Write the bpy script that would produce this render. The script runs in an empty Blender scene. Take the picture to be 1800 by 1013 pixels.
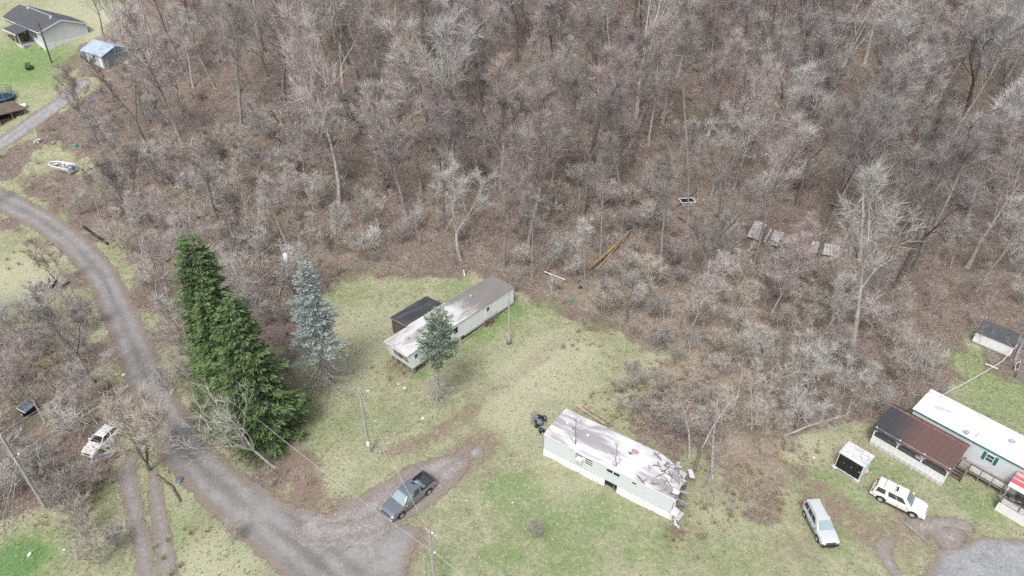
import bpy, math, random
import numpy as np
from mathutils import Vector, Matrix

# ---------------------------------------------------------------- camera, sky, sun, exposure
scene = bpy.context.scene
CAM_H, CAM_PITCH, LENS = 55.0, math.radians(35.0), 24.0
cam_data = bpy.data.cameras.new('camera'); cam_data.lens = LENS; cam_data.sensor_width = 36.0
cam_data.clip_start = 0.5; cam_data.clip_end = 6000.0
cam = bpy.data.objects.new('camera', cam_data); scene.collection.objects.link(cam)
cam.location = (0, 0, CAM_H); cam.rotation_euler = (math.pi / 2 - CAM_PITCH, 0, 0)
scene.camera = cam

SUN_EL, SUN_AZ = math.radians(58), math.radians(200)      # soft overcast light from behind the camera
world = bpy.data.worlds.new('World'); scene.world = world; world.use_nodes = True
wn, wl = world.node_tree.nodes, world.node_tree.links
for n in list(wn): wn.remove(n)
w_out = wn.new('ShaderNodeOutputWorld'); w_bg = wn.new('ShaderNodeBackground')
w_sky = wn.new('ShaderNodeTexSky'); w_sky.sky_type = 'NISHITA'; w_sky.sun_disc = False
w_sky.sun_elevation = SUN_EL; w_sky.sun_rotation = SUN_AZ; w_sky.dust_density = 4.0; w_sky.air_density = 1.0
w_hsv = wn.new('ShaderNodeHueSaturation'); w_hsv.inputs['Saturation'].default_value = 0.50
wl.new(w_sky.outputs[0], w_hsv.inputs['Color']); wl.new(w_hsv.outputs[0], w_bg.inputs['Color'])
w_bg.inputs['Strength'].default_value = 0.15
wl.new(w_bg.outputs[0], w_out.inputs['Surface'])

sun_data = bpy.data.lights.new('sun', 'SUN'); sun_data.energy = 1.4; sun_data.angle = math.radians(16)
sun_data.color = (1.0, 0.985, 0.96)
sun = bpy.data.objects.new('sun', sun_data); scene.collection.objects.link(sun)
sd_ = Vector((math.sin(SUN_AZ) * math.cos(SUN_EL), math.cos(SUN_AZ) * math.cos(SUN_EL), math.sin(SUN_EL)))
sun.rotation_euler = (-sd_).to_track_quat('-Z', 'Y').to_euler()

scene.view_settings.view_transform = 'Standard'
scene.view_settings.look = 'None'
scene.view_settings.gamma = 1.0
scene.view_settings.use_curve_mapping = False
scene.view_settings.exposure = 0.56
scene.cycles.use_denoising = False
scene.cycles.adaptive_threshold = .015
scene.cycles.max_bounces = 4
scene.cycles.diffuse_bounces = 2
scene.cycles.transparent_max_bounces = 8

# ---------------------------------------------------------------- helpers
C = scene.collection
RNG = np.random.default_rng(7)
FPX = 1200.0                                   # focal length in photograph pixels (1800 wide)

def sm(a, b, x):
    t = np.clip((x - a) / (b - a), 0, 1)
    return t * t * (3 - 2 * t)

def H(x, y):
    """height of the ground: a flat valley floor with a wooded slope rising behind it"""
    foot = 90 - 5 * np.exp(-((x + 8) / 22.) ** 2) + 16 * sm(-35, -70, x)
    k = .40 - .10 * sm(-55, -95, x)
    d = y - foot
    z = k * (np.sqrt(d * d + 14 * 14) + d) / 2
    z = z + .35 * np.sin(x * .11 + 1.3) * np.sin(y * .09) * sm(-10, 25, d)
    z = np.where(z > 36, 36 + 14 * (1 - np.exp(-(z - 36) / 14.)), z)
    return z - 0.5

def ray(px, py):
    X = (px - 900) / FPX; Y = -(py - 506.5) / FPX
    return np.array([X, math.cos(CAM_PITCH) + Y * math.sin(CAM_PITCH), -math.sin(CAM_PITCH) + Y * math.cos(CAM_PITCH)])

def at(px, py):
    """the point of the ground surveyed at this spot of the photograph"""
    d = ray(px, py); t = 20.
    while t < 900 and CAM_H + d[2] * t > H(d[0] * t, d[1] * t): t += .5
    a, b = t - .5, t
    for _ in range(26):
        m = (a + b) / 2
        if CAM_H + d[2] * m <= H(d[0] * m, d[1] * m): b = m
        else: a = m
    return np.array([d[0] * b, d[1] * b, float(H(d[0] * b, d[1] * b))])

def atz(px, py, z):
    d = ray(px, py); t = (z - CAM_H) / d[2]
    return np.array([d[0] * t, d[1] * t, z])

def proj(x, y, z):
    cz = y * math.cos(CAM_PITCH) - (z - CAM_H) * math.sin(CAM_PITCH)
    cy = y * math.sin(CAM_PITCH) + (z - CAM_H) * math.cos(CAM_PITCH)
    return 900 + FPX * x / cz, 506.5 - FPX * cy / cz

def vnoise(x, y, s, seed=0):
    """smooth value noise in 0..1"""
    r = np.random.default_rng(seed).random((256, 256))
    u = np.asarray(x) / s + 1000; v = np.asarray(y) / s + 1000
    i = np.floor(u).astype(int); j = np.floor(v).astype(int); fu = u - i; fv = v - j
    fu = fu * fu * (3 - 2 * fu); fv = fv * fv * (3 - 2 * fv)
    g = lambda a, b: r[a % 256, b % 256]
    return (g(i, j) * (1 - fu) + g(i + 1, j) * fu) * (1 - fv) + (g(i, j + 1) * (1 - fu) + g(i + 1, j + 1) * fu) * fv

def seg_dist(x, y, pts, hw):
    """distance to a polyline minus its half width"""
    best = np.full(np.shape(x), 1e9)
    for i in range(len(pts) - 1):
        ax, ay = pts[i][0], pts[i][1]; bx_, by_ = pts[i + 1][0], pts[i + 1][1]
        dx, dy = bx_ - ax, by_ - ay; L2 = dx * dx + dy * dy + 1e-9
        t = np.clip(((x - ax) * dx + (y - ay) * dy) / L2, 0, 1)
        w = hw if np.isscalar(hw) else hw[i] * (1 - t) + hw[i + 1] * t
        best = np.minimum(best, np.hypot(x - ax - t * dx, y - ay - t * dy) - w)
    return best

def poly_sd(x, y, pts):
    """signed distance to a polygon, negative inside"""
    d = np.full(np.shape(x), 1e9); inside = np.zeros(np.shape(x), bool); n = len(pts)
    for i in range(n):
        ax, ay = pts[i][0], pts[i][1]; bx_, by_ = pts[(i + 1) % n][0], pts[(i + 1) % n][1]
        dx, dy = bx_ - ax, by_ - ay
        t = np.clip(((x - ax) * dx + (y - ay) * dy) / (dx * dx + dy * dy + 1e-9), 0, 1)
        d = np.minimum(d, np.hypot(x - ax - t * dx, y - ay - t * dy))
        c = (ay > y) != (by_ > y)
        xi = ax + (y - ay) * dx / (dy if abs(dy) > 1e-9 else 1e-9)
        inside ^= c & (x < xi)
    return np.where(inside, -d, d)

def G(pix):                                    # a list of photograph spots to ground points
    return [at(*p) for p in pix]

def setp(o, label=None, cat=None, group=None, kind=None):
    if label: o['label'] = label
    if cat: o['category'] = cat
    if group: o['group'] = group
    if kind: o['kind'] = kind
    return o

def thing(name, label, cat, loc=(0, 0, 0), rz=0.0, group=None):
    o = bpy.data.objects.new(name, None); C.objects.link(o)
    o.empty_display_size = .3
    o.location = tuple(float(c) for c in loc); o.rotation_euler = (0, 0, float(rz))
    return setp(o, label, cat, group)

def link(name, me, mat, parent=None):
    o = bpy.data.objects.new(name, me); C.objects.link(o)
    if mat is not None and not me.materials: me.materials.append(mat)
    if parent is not None: o.parent = parent
    return o

def np_mesh(name, v, f, smooth=False):
    """mesh from numpy arrays; f is (n,3) or (n,4)"""
    me = bpy.data.meshes.new(name)
    v = np.asarray(v, np.float32); f = np.asarray(f, np.int32); k = f.shape[1]
    me.vertices.add(len(v)); me.vertices.foreach_set('co', v.ravel())
    me.loops.add(f.size); me.loops.foreach_set('vertex_index', f.ravel())
    me.polygons.add(len(f)); me.polygons.foreach_set('loop_start', np.arange(0, f.size, k, dtype=np.int32))
    me.polygons.foreach_set('loop_total', np.full(len(f), k, np.int32))
    if smooth: me.polygons.foreach_set('use_smooth', np.ones(len(f), bool))
    me.update(calc_edges=True)
    return me

def fattr(me, name, vals, domain='POINT'):
    a = me.attributes.new(name, 'FLOAT', domain); a.data.foreach_set('value', np.asarray(vals, np.float32).ravel())

class MB:
    """collects boxes, bars, tubes and sheets into one mesh"""
    def __init__(s): s.v = []; s.f = []
    def add(s, vs, fs):
        o = len(s.v); s.v += [tuple(float(c) for c in p) for p in vs]; s.f += [tuple(i + o for i in q) for q in fs]; return s
    def hexa(s, b, t):
        return s.add(list(b) + list(t), [(3, 2, 1, 0), (4, 5, 6, 7), (0, 1, 5, 4), (1, 2, 6, 5), (2, 3, 7, 6), (3, 0, 4, 7)])
    def box(s, x0, x1, y0, y1, z0, z1):
        return s.hexa([(x0, y0, z0), (x1, y0, z0), (x1, y1, z0), (x0, y1, z0)], [(x0, y0, z1), (x1, y0, z1), (x1, y1, z1), (x0, y1, z1)])
    def bar(s, p, q, w, h=None, up=(0, 0, 1)):
        h = h or w; p, q = Vector(p), Vector(q); d = (q - p).normalized(); u = Vector(up)
        if abs(d.dot(u)) > .98: u = Vector((1, 0, 0))
        a = d.cross(u).normalized() * (w / 2); b = a.normalized().cross(d) * (h / 2)
        return s.hexa([p - a - b, p + a - b, p + a + b, p - a + b], [q - a - b, q + a - b, q + a + b, q - a + b])
    def tube(s, pts, rad, n=8, cap=True):
        pts = [Vector(p) for p in pts]; k = len(pts); rad = [rad] * k if np.isscalar(rad) else rad; vs = []
        for i, p in enumerate(pts):
            d = (pts[min(i + 1, k - 1)] - pts[max(i - 1, 0)]).normalized()
            u = Vector((0, 0, 1)) if abs(d.z) < .9 else Vector((1, 0, 0))
            a = d.cross(u).normalized(); b = a.cross(d)
            for j in range(n):
                t = 2 * math.pi * j / n; vs.append(p + (a * math.cos(t) + b * math.sin(t)) * rad[i])
        fs = [(i * n + j, i * n + (j + 1) % n, (i + 1) * n + (j + 1) % n, (i + 1) * n + j) for i in range(k - 1) for j in range(n)]
        if cap: fs += [tuple(range(n))[::-1], tuple((k - 1) * n + j for j in range(n))]
        return s.add(vs, fs)
    def sheet(s, a, b, c, d, t=.02):
        a, b, c, d = map(Vector, (a, b, c, d)); n = (b - a).cross(d - a).normalized() * t
        return s.hexa([a, b, c, d], [a + n, b + n, c + n, d + n])
    def prism(s, poly, axis, lo, hi):
        """extrude a 2-D outline; axis 'x' means the outline is (y,z)"""
        m = {'x': lambda u, w, e: (e, u, w), 'y': lambda u, w, e: (u, e, w), 'z': lambda u, w, e: (u, w, e)}[axis]
        n = len(poly); vs = [m(u, w, lo) for u, w in poly] + [m(u, w, hi) for u, w in poly]
        return s.add(vs, [tuple(range(n))[::-1], tuple(range(n, 2 * n))] + [(i, (i + 1) % n, n + (i + 1) % n, n + i) for i in range(n)])
    def lump(s, c, r, seed=0, seg=8, rings=5, rough=.18):
        rg = np.random.default_rng(seed); vs = [(c[0], c[1], c[2] - r[2])]; fs = []
        for i in range(1, rings):
            th = math.pi * i / rings
            for j in range(seg):
                ph = 2 * math.pi * j / seg; q = 1 + rg.uniform(-rough, rough)
                vs.append((c[0] + r[0] * q * math.sin(th) * math.cos(ph), c[1] + r[1] * q * math.sin(th) * math.sin(ph), c[2] - r[2] * q * math.cos(th)))
        vs.append((c[0], c[1], c[2] + r[2])); e = len(vs) - 1
        for j in range(seg):
            fs.append((0, 1 + (j + 1) % seg, 1 + j)); fs.append((e, e - seg + j, e - seg + (j + 1) % seg))
            for i in range(rings - 2):
                a = 1 + i * seg; fs.append((a + j, a + (j + 1) % seg, a + seg + (j + 1) % seg, a + seg + j))
        return s.add(vs, fs)
    def mesh(s, name, smooth=0):
        me = bpy.data.meshes.new(name); me.from_pydata(s.v, [], s.f); me.update()
        bm_fix(me)
        if smooth:
            me.polygons.foreach_set('use_smooth', np.ones(len(me.polygons), bool)); me.set_sharp_from_angle(angle=math.radians(smooth))
        return me
    def build(s, name, mat, parent=None, smooth=0, bevel=0):
        o = link(name, s.mesh(name, smooth), mat, parent)
        if bevel:
            m = o.modifiers.new('bevel', 'BEVEL'); m.width = bevel; m.segments = 2; m.limit_method = 'ANGLE'; m.angle_limit = math.radians(40)
        return o

import bmesh
def bm_fix(me):
    b = bmesh.new(); b.from_mesh(me); bmesh.ops.recalc_face_normals(b, faces=b.faces); b.to_mesh(me); b.free()

def copy_tree(o, parent=None):
    c = o.copy(); C.objects.link(c); c.parent = parent
    for ch in o.children: copy_tree(ch, c)
    return c

# ---------------------------------------------------------------- materials
class NT:
    def __init__(s, name):
        s.m = bpy.data.materials.new(name); s.m.use_nodes = True; s.t = s.m.node_tree; s.n = s.t.nodes; s.l = s.t.links
        s.p = s.n['Principled BSDF']; s.out = s.n['Material Output']; s._tc = None
    def new(s, k): return s.n.new(k)
    def put(s, sock, v):
        if hasattr(v, 'is_output') or isinstance(v, bpy.types.NodeSocket): s.l.new(v, sock)
        elif isinstance(v, (tuple, list)): sock.default_value = tuple(v) + ((1.0,) if len(v) == 3 and len(sock.default_value) == 4 else ())
        else: sock.default_value = v
    def pos(s):
        if s._tc is None: s._tc = s.new('ShaderNodeNewGeometry').outputs['Position']
        return s._tc
    def obj(s): return s.new('ShaderNodeTexCoord').outputs['Object']
    def scale(s, v, sc):
        m = s.new('ShaderNodeMapping'); s.l.new(v, m.inputs['Vector']); m.inputs['Scale'].default_value = sc; return m.outputs[0]
    def noise(s, v, sc, det=3, rough=.55, dist=0):
        n = s.new('ShaderNodeTexNoise'); s.l.new(v, n.inputs['Vector']); n.inputs['Scale'].default_value = sc
        n.inputs['Detail'].default_value = det; n.inputs['Roughness'].default_value = rough; n.inputs['Distortion'].default_value = dist
        return n.outputs['Fac']
    def voro(s, v, sc, out='Color'):
        n = s.new('ShaderNodeTexVoronoi'); s.l.new(v, n.inputs['Vector']); n.inputs['Scale'].default_value = sc; return n.outputs[out]
    def ramp(s, f, lo, hi):
        m = s.new('ShaderNodeMapRange'); m.interpolation_type = 'SMOOTHSTEP'; s.put(m.inputs['Value'], f)
        m.inputs['From Min'].default_value = lo; m.inputs['From Max'].default_value = hi; return m.outputs[0]
    def math(s, op, a, b=0.0):
        m = s.new('ShaderNodeMath'); m.operation = op; s.put(m.inputs[0], a); s.put(m.inputs[1], b); return m.outputs[0]
    def mix(s, f, a, b):
        m = s.new('ShaderNodeMix'); m.data_type = 'RGBA'; s.put(m.inputs['Factor'], f); s.put(m.inputs['A'], a) if False else None
        ia = [i for i in m.inputs if i.name == 'A' and i.type == 'RGBA'][0]; ib = [i for i in m.inputs if i.name == 'B' and i.type == 'RGBA'][0]
        s.put(ia, a); s.put(ib, b); return [o for o in m.outputs if o.type == 'RGBA'][0]
    def attr(s, name):
        a = s.new('ShaderNodeAttribute'); a.attribute_name = name; return a.outputs['Fac']
    def bump(s, h, strength=.5, dist=.05):
        b = s.new('ShaderNodeBump'); s.l.new(h, b.inputs['Height']); b.inputs['Strength'].default_value = strength; b.inputs['Distance'].default_value = dist
        s.l.new(b.outputs[0], s.p.inputs['Normal'])
    def fin(s, col, rough=.8, spec=.3, metal=0.0):
        s.put(s.p.inputs['Base Color'], col); s.put(s.p.inputs['Roughness'], rough); s.p.inputs['Specular IOR Level'].default_value = spec
        s.p.inputs['Metallic'].default_value = metal; return s.m

def sc(c, k): return tuple(min(1, x * k) for x in c)

def plain(name, col, rough=.8, var=.25, scale=2.0, spec=.3, metal=0., bump=0., rand=0.):
    t = NT(name); v = t.obj(); n = t.noise(v, scale, 5, .65)
    c = t.mix(t.ramp(n, .3, .7), sc(col, 1 - var), sc(col, 1 + var))
    if rand:
        oi = t.new('ShaderNodeObjectInfo').outputs['Random']
        hs = t.new('ShaderNodeHueSaturation'); t.l.new(c, hs.inputs['Color'])
        t.put(hs.inputs['Value'], t.math('ADD', t.math('MULTIPLY', oi, 2 * rand), 1 - rand)); c = hs.outputs[0]
    if bump: t.bump(n, bump, .03)
    return t.fin(c, rough, spec, metal)

def stained(name, col, stain, lo, hi, stretch=(1, 1, 1), scale=.6, rough=.5, stain2=None, fine=0.15, along=0):
    t = NT(name); v = t.obj(); w = t.scale(v, stretch)
    n = t.noise(w, scale, 6, .62, .4); c = t.mix(t.ramp(n, lo, hi), col, stain)
    if stain2:
        n2 = t.noise(v, scale * 4, 5, .7, .3); c = t.mix(t.ramp(n2, .60, .72), c, stain2)
    if along:
        sx = t.new('ShaderNodeSeparateXYZ'); t.l.new(v, sx.inputs[0]); c = t.mix(t.math('MULTIPLY', t.ramp(t.math('ADD', t.math('DIVIDE', sx.outputs[0], along), t.math('MULTIPLY', n, .7)), .72, 1.02), .9), c, (.165, .15, .14))
    g = t.noise(v, 14, 2); c = t.mix(t.math('MULTIPLY', t.ramp(g, .35, .7), fine), c, sc(stain, .6))
    return t.fin(c, rough, .3)

def paint(name, col, rough=.25, dirt=(.3, .26, .2), amount=.25, metal=0.):
    t = NT(name); v = t.obj(); n = t.noise(v, 3.0, 4, .6)
    c = t.mix(t.math('MULTIPLY', t.ramp(n, .45, .75), amount), col, dirt)
    t.p.inputs['Coat Weight'].default_value = .6; t.p.inputs['Coat Roughness'].default_value = .08
    return t.fin(c, rough, .5, metal)

def glass(name, col=(.03, .05, .055), rough=.06, metal=0.):
    t = NT(name); n = t.noise(t.obj(), 4, 3)
    return t.fin(t.mix(n, sc(col, .8), sc(col, 1.5)), rough, 1.0, metal)

def ground_mat():
    t = NT('ground_grass_and_leaves'); p = t.pos()
    n0 = t.noise(p, .12, 4, .6, .6); n1 = t.noise(p, .55, 5, .65, .5); n2 = t.noise(p, 2.4, 5, .7); n3 = t.noise(p, 11, 3, .7)
    cell = t.voro(p, 7.0); sep = t.new('ShaderNodeSeparateColor'); t.l.new(cell, sep.inputs[0])
    r1, r2, r3 = sep.outputs
    straw, olive, green, pale, brown = (.36, .357, .232), (.228, .258, .142), (.155, .245, .085), (.455, .452, .325), (.225, .195, .14)
    mixf = t.math('ADD', t.math('MULTIPLY', n1, .55), t.math('MULTIPLY', n2, .45))
    g = t.mix(t.ramp(mixf, .38, .62), straw, olive)
    g = t.mix(t.math('MULTIPLY', t.ramp(n2, .5, .75), .45), g, brown)
    g = t.mix(t.math('MULTIPLY', t.ramp(t.noise(p, .21, 6, .62, .8), .52, .70), .45), g, (.285, .26, .18))
    g = t.mix(t.math('MULTIPLY', t.ramp(t.noise(p, .9, 6, .7, .3), .60, .72), .5), g, (.19, .155, .115))
    g = t.mix(t.math('MULTIPLY', t.attr('m_dry'), t.ramp(mixf, .25, .65)), g, pale)
    g = t.mix(t.math('MULTIPLY', t.attr('m_green'), t.ramp(n2, .22, .62)), g, green)
    g = t.mix(t.math('MULTIPLY', t.ramp(t.attr('m_green'), .8, 1.25), t.ramp(n2, .2, .5)), g, (.12, .23, .08))
    g = t.mix(t.math('MULTIPLY', t.ramp(r1, .93, .95), .45), g, (.30, .22, .14))     # single fallen leaves
    g = t.mix(t.math('MULTIPLY', t.ramp(r2, .982, .986), .5), g, (.55, .51, .43))
    la, lb, lc = (.105, .080, .067), (.25, .188, .155), (.185, .165, .15)
    lf = t.mix(t.ramp(r1, .15, .85), la, lb)
    lf = t.mix(t.math('MULTIPLY', t.ramp(n3, .4, .65), .55), lf, lc)
    lf = t.mix(t.math('MULTIPLY', t.ramp(n1, .50, .70), .65), lf, (.245, .21, .16))
    lf = t.mix(t.math('MULTIPLY', t.attr('m_dry'), t.ramp(mixf, .3, .6)), lf, (.34, .285, .21))
    lf = t.mix(t.math('MULTIPLY', t.attr('m_green'), .9), lf, (.165, .175, .095))
    lf = t.mix(t.math('MULTIPLY', t.ramp(n0, .52, .68), .4), lf, (.155, .125, .105))
    lf = t.mix(t.math('MULTIPLY', t.ramp(r3, .94, .95), .6), lf, (.40, .35, .31))
    edge = t.math('ADD', t.attr('m_leaf'), t.math('MULTIPLY', t.math('SUBTRACT', t.noise(p, .9, 5, .7), .5), 1.1))
    c = t.mix(t.ramp(edge, .35, .75), g, lf)
    mud = t.math('MULTIPLY', t.attr('m_mud'), t.ramp(t.noise(p, 1.7, 5, .7), .28, .6))
    c = t.mix(mud, c, (.235, .18, .14))
    fine = t.noise(p, 26, 2, .7)
    c = t.mix(t.math('MULTIPLY', t.ramp(fine, .45, .75), .26), c, (.12, .105, .07))
    t.bump(t.math('ADD', t.math('MULTIPLY', n2, 1.0), t.math('MULTIPLY', n3, .6)), .8, .12)
    return t.fin(c, .95, .1)

def cover_mat(name, cols, gravel, wet=0., tracks=True):
    """road surface that frays out along its edge (sd = distance from the edge)"""
    t = NT(name); p = t.pos(); n1 = t.noise(p, .5, 5, .65, .5); n2 = t.noise(p, 2.6, 5, .7); n3 = t.noise(p, 17, 2, .7)
    c = t.mix(t.ramp(t.math('ADD', t.math('MULTIPLY', n1, .6), t.math('MULTIPLY', n2, .4)), .36, .64), cols[0], cols[1])
    if tracks:                                   # worn wheel paths: a coarse dark centre, paler compacted lanes
        tr = t.attr('track')
        c = t.mix(t.math('MULTIPLY', tr, .75), c, cols[2])
    sep = t.new('ShaderNodeSeparateColor'); t.l.new(t.voro(p, 9), sep.inputs[0])
    c = t.mix(t.math('MULTIPLY', t.ramp(sep.outputs[0], .55, .9), gravel), c, (.50, .49, .48))
    c = t.mix(t.math('MULTIPLY', t.ramp(n3, .5, .75), .3), c, sc(cols[1], .55))
    c = t.mix(t.math('MULTIPLY', t.ramp(t.math('ADD', t.attr('rim'), t.math('MULTIPLY', n2, .9)), -.45, .35), .7), c, (.21, .165, .13))
    t.bump(t.math('ADD', n2, t.math('MULTIPLY', n3, .5)), .6, .06)
    t.fin(c, .85 if not wet else t.math('SUBTRACT', .9, t.math('MULTIPLY', t.ramp(n1, .48, .6), wet)), .3)
    a = t.math('ADD', t.attr('sd'), t.math('MULTIPLY', t.math('SUBTRACT', t.noise(p, 1.1, 6, .72), .5), 2.2))
    tr_ = t.new('ShaderNodeBsdfTransparent'); mx = t.new('ShaderNodeMixShader')
    t.l.new(t.ramp(a, .05, .35), mx.inputs[0]); t.l.new(t.p.outputs[0], mx.inputs[1]); t.l.new(tr_.outputs[0], mx.inputs[2])
    t.l.new(mx.outputs[0], t.out.inputs['Surface'])
    return t.m

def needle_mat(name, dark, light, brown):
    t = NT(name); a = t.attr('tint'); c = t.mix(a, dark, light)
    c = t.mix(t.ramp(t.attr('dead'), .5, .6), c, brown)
    n = t.noise(t.obj(), 5, 3); c = t.mix(t.math('MULTIPLY', n, .5), c, sc(dark, .7))
    return t.fin(c, .75, .25)

def board_mat(name, col, stretch=(1, 1, 12)):
    t = NT(name); v = t.scale(t.obj(), stretch); n = t.noise(v, 1.2, 5, .7)
    return t.fin(t.mix(t.ramp(n, .3, .72), sc(col, .6), sc(col, 1.25)), .9, .15)

def corrugated(name, col, axis, pitch, rust=None, depth=.5):
    t = NT(name); v = t.obj(); w = t.new('ShaderNodeTexWave'); t.l.new(v, w.inputs['Vector'])
    w.bands_direction = axis; w.inputs['Scale'].default_value = 1 / pitch * .314; w.inputs['Distortion'].default_value = 0.
    n = t.noise(v, .9, 6, .65, .4); c = t.mix(t.ramp(n, .35, .65), col, rust or sc(col, .8))
    c = t.mix(t.math('MULTIPLY', t.ramp(t.noise(v, 7, 4), .5, .8), .4), c, sc(col, .6))
    t.bump(w.outputs['Fac'], depth, .03)
    return t.fin(c, .55, .35)

M = {}
M['ground'] = ground_mat()
M['road'] = cover_mat('dirt_road', ((.285, .272, .26), (.205, .193, .184), (.105, .101, .10)), .10)
M['drive'] = cover_mat('muddy_gravel_drive', ((.31, .288, .275), (.21, .185, .168), (.15, .13, .115)), .30)
M['gravel'] = cover_mat('grey_gravel', ((.285, .295, .305), (.21, .212, .215), (.18, .165, .15)), .3)
M['wet'] = cover_mat('wet_gravel', ((.34, .345, .35), (.25, .245, .24), (.2, .18, .16)), .45, .75)
M['bark'] = plain('bark_grey_brown', (.31, .29, .265), .95, .35, 3, .1, bump=.5, rand=.3)
M['twig'] = plain('twigs_pinkish_grey', (.40, .362, .342), .95, .18, .8, .1, rand=.3)
M['twig_ash'] = plain('twigs_ash_grey', (.46, .448, .425), .95, .18, .8, .1, rand=.25)
M['twig_dark'] = plain('twigs_dark_grey', (.265, .245, .232), .95, .18, .8, .1, rand=.3)
M['twig_red'] = plain('twigs_reddish', (.39, .325, .30), .95, .18, .8, .1, rand=.25)
M['bark_pale'] = plain('bark_pale_sycamore', (.40, .38, .345), .9, .3, 2, .1, bump=.3)
M['twig_pale'] = plain('twigs_pale', (.47, .455, .42), .95, .15, .8, .1)
M['bark_dark'] = plain('bark_dark_brown', (.165, .15, .137), .95, .35, 3, .1, bump=.5)
M['twig_tan'] = plain('twigs_tan', (.44, .40, .345), .95, .2, .8, .1, rand=.2)
M['brush'] = plain('brush_stems', (.385, .345, .305), .95, .35, .25, .1)
M['drygrass'] = plain('dry_grass_blades', (.43, .375, .25), .95, .3, .35, .1)
M['lawn'] = plain('lawn_blades', (.36, .357, .235), .95, .35, .25, .1)
M['leaf'] = plain('fallen_leaves', (.27, .195, .155), .95, .5, 3.5, .1)
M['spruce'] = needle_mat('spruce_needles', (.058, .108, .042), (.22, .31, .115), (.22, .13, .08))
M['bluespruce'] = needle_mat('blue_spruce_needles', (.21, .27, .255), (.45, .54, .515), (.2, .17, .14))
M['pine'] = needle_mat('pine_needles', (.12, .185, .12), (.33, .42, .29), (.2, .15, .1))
M['pole'] = board_mat('weathered_pole', (.42, .395, .365), (6, 6, .4))
M['pole_dark'] = board_mat('dark_pole', (.12, .10, .09), (6, 6, .4))
M['wire'] = plain('wire_grey', (.42, .42, .42), .5, .1, 1)
M['galv'] = plain('galvanised_metal', (.50, .51, .52), .4, .2, 3, .5, .4)
M['black'] = plain('black_rubber', (.022, .022, .024), .7, .3, 5)
M['dark'] = plain('dark_opening', (.02, .02, .021), .8, .4, 3)
M['white'] = plain('white_paint', (.69, .69, .685), .5, .06, 1.5)
M['offwhite'] = stained('weathered_white', (.74, .75, .74), (.45, .43, .40), .55, .85, (1, 1, .3), .8, .6)
M['aqua_wall'] = stained('pale_aqua_siding', (.60, .64, .65), (.48, .52, .52), .55, .85, (1, 1, .25), .7, .5)
M['cream_wall'] = stained('chalky_white_siding', (.76, .78, .775), (.50, .51, .48), .56, .86, (2.5, 2.5, .2), .9, .55)
M['roof_white'] = stained('white_roof_stained', (.68, .675, .69), (.325, .30, .31), .38, .60, (.4, 1.6, 1), .38, .45, (.42, .39, .40), .1)
M['roof_grey'] = stained('grey_roof_stained', (.60, .595, .59), (.38, .365, .355), .42, .64, (.5, 1.3, 1), .45, .6, (.33, .315, .30), .2, 18)
M['roof_bright'] = stained('bright_white_roof', (.71, .71, .715), (.42, .38, .40), .52, .72, (.7, 1.2, 1), .5, .4, (.60, .57, .57), .06)
M['tar'] = stained('black_roll_roofing', (.045, .048, .055), (.09, .092, .10), .4, .7, (.4, 1.5, 1), 1.0, .7)
M['shingle'] = stained('dark_shingles', (.10, .105, .115), (.06, .06, .065), .4, .7, (1, 4, 1), 1.5, .9)
M['rust_roof'] = corrugated('rusty_metal_roof', (.105, .062, .055), 'X', .23, (.075, .055, .055), .8)
M['rust_dark'] = corrugated('black_stained_metal_roof', (.040, .042, .05), 'X', .23, (.075, .06, .06), .8)
M['rust_ridge'] = plain('rusty_ridge', (.175, .095, .07), .8, .4, 2)
M['board_grey'] = board_mat('grey_boards', (.30, .28, .26))
M['board_brown'] = board_mat('brown_boards', (.155, .12, .10))
M['wood_new'] = board_mat('tan_timber', (.46, .38, .27))
M['screen'] = plain('grey_mesh_screen', (.085, .09, .095), .6, .3, 2)
M['block'] = stained('whitewashed_block', (.60, .60, .60), (.38, .37, .36), .45, .75, (1, 1, 1), 1.5, .85, None, .3)
M['glass'] = glass('dark_glass')
M['auto_glass'] = glass('car_glass', (.34, .43, .43), .08, .6)  # pale metallic tint imitates the sky reflected in the glass
M['pane'] = glass('window_pane', (.06, .075, .08), .1)
M['green'] = plain('dark_green_shutter', (.02, .16, .13), .5, .15)
M['red'] = plain('red_metal', (.50, .11, .115), .4, .12)
M['redlens'] = plain('red_lens', (.55, .03, .03), .2, .1)
M['lens'] = plain('clear_lens', (.70, .74, .76), .12, .08, spec=.8)
M['chrome'] = plain('chrome', (.72, .73, .74), .18, .05, metal=1.)
M['alloy'] = plain('alloy_wheel', (.55, .56, .57), .3, .1, metal=.5)
M['pickup'] = paint('dark_slate_metallic_paint', (.40, .42, .45), .27, (.2, .18, .16), .12, .9)
M['bedliner'] = plain('bed_liner', (.055, .062, .066), .7, .2, 4)
M['suv_white'] = paint('cream_white_paint', (.80, .78, .73), .25, (.5, .45, .38), .15)
M['suv_silver'] = paint('silver_paint', (.62, .64, .65), .3, (.4, .38, .34), .15, .3)
M['suv_cladding'] = plain('grey_cladding', (.16, .155, .155), .55, .15, 3)
M['wreck'] = stained('leaf_strewn_white_paint', (.76, .76, .76), (.42, .40, .38), .52, .64, (1, 1, 1), 3.4, .5, (.30, .27, .24), .2)
M['blue_wall'] = stained('slate_blue_siding', (.20, .265, .32), (.12, .15, .18), .5, .8, (1, 1, .5), 1.2, .7)
M['blue_roof'] = corrugated('pale_blue_roof', (.38, .47, .56), 'X', .3, (.31, .39, .47))
M['blue'] = plain('blue_plastic', (.05, .20, .42), .4, .15)
M['teal'] = plain('teal_plastic', (.05, .30, .24), .5, .2)
M['tarp'] = plain('slate_tarp', (.13, .17, .22), .5, .35, 4)
M['blackbag'] = plain('black_bag', (.02, .024, .033), .3, .3, 4, .6)
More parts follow.
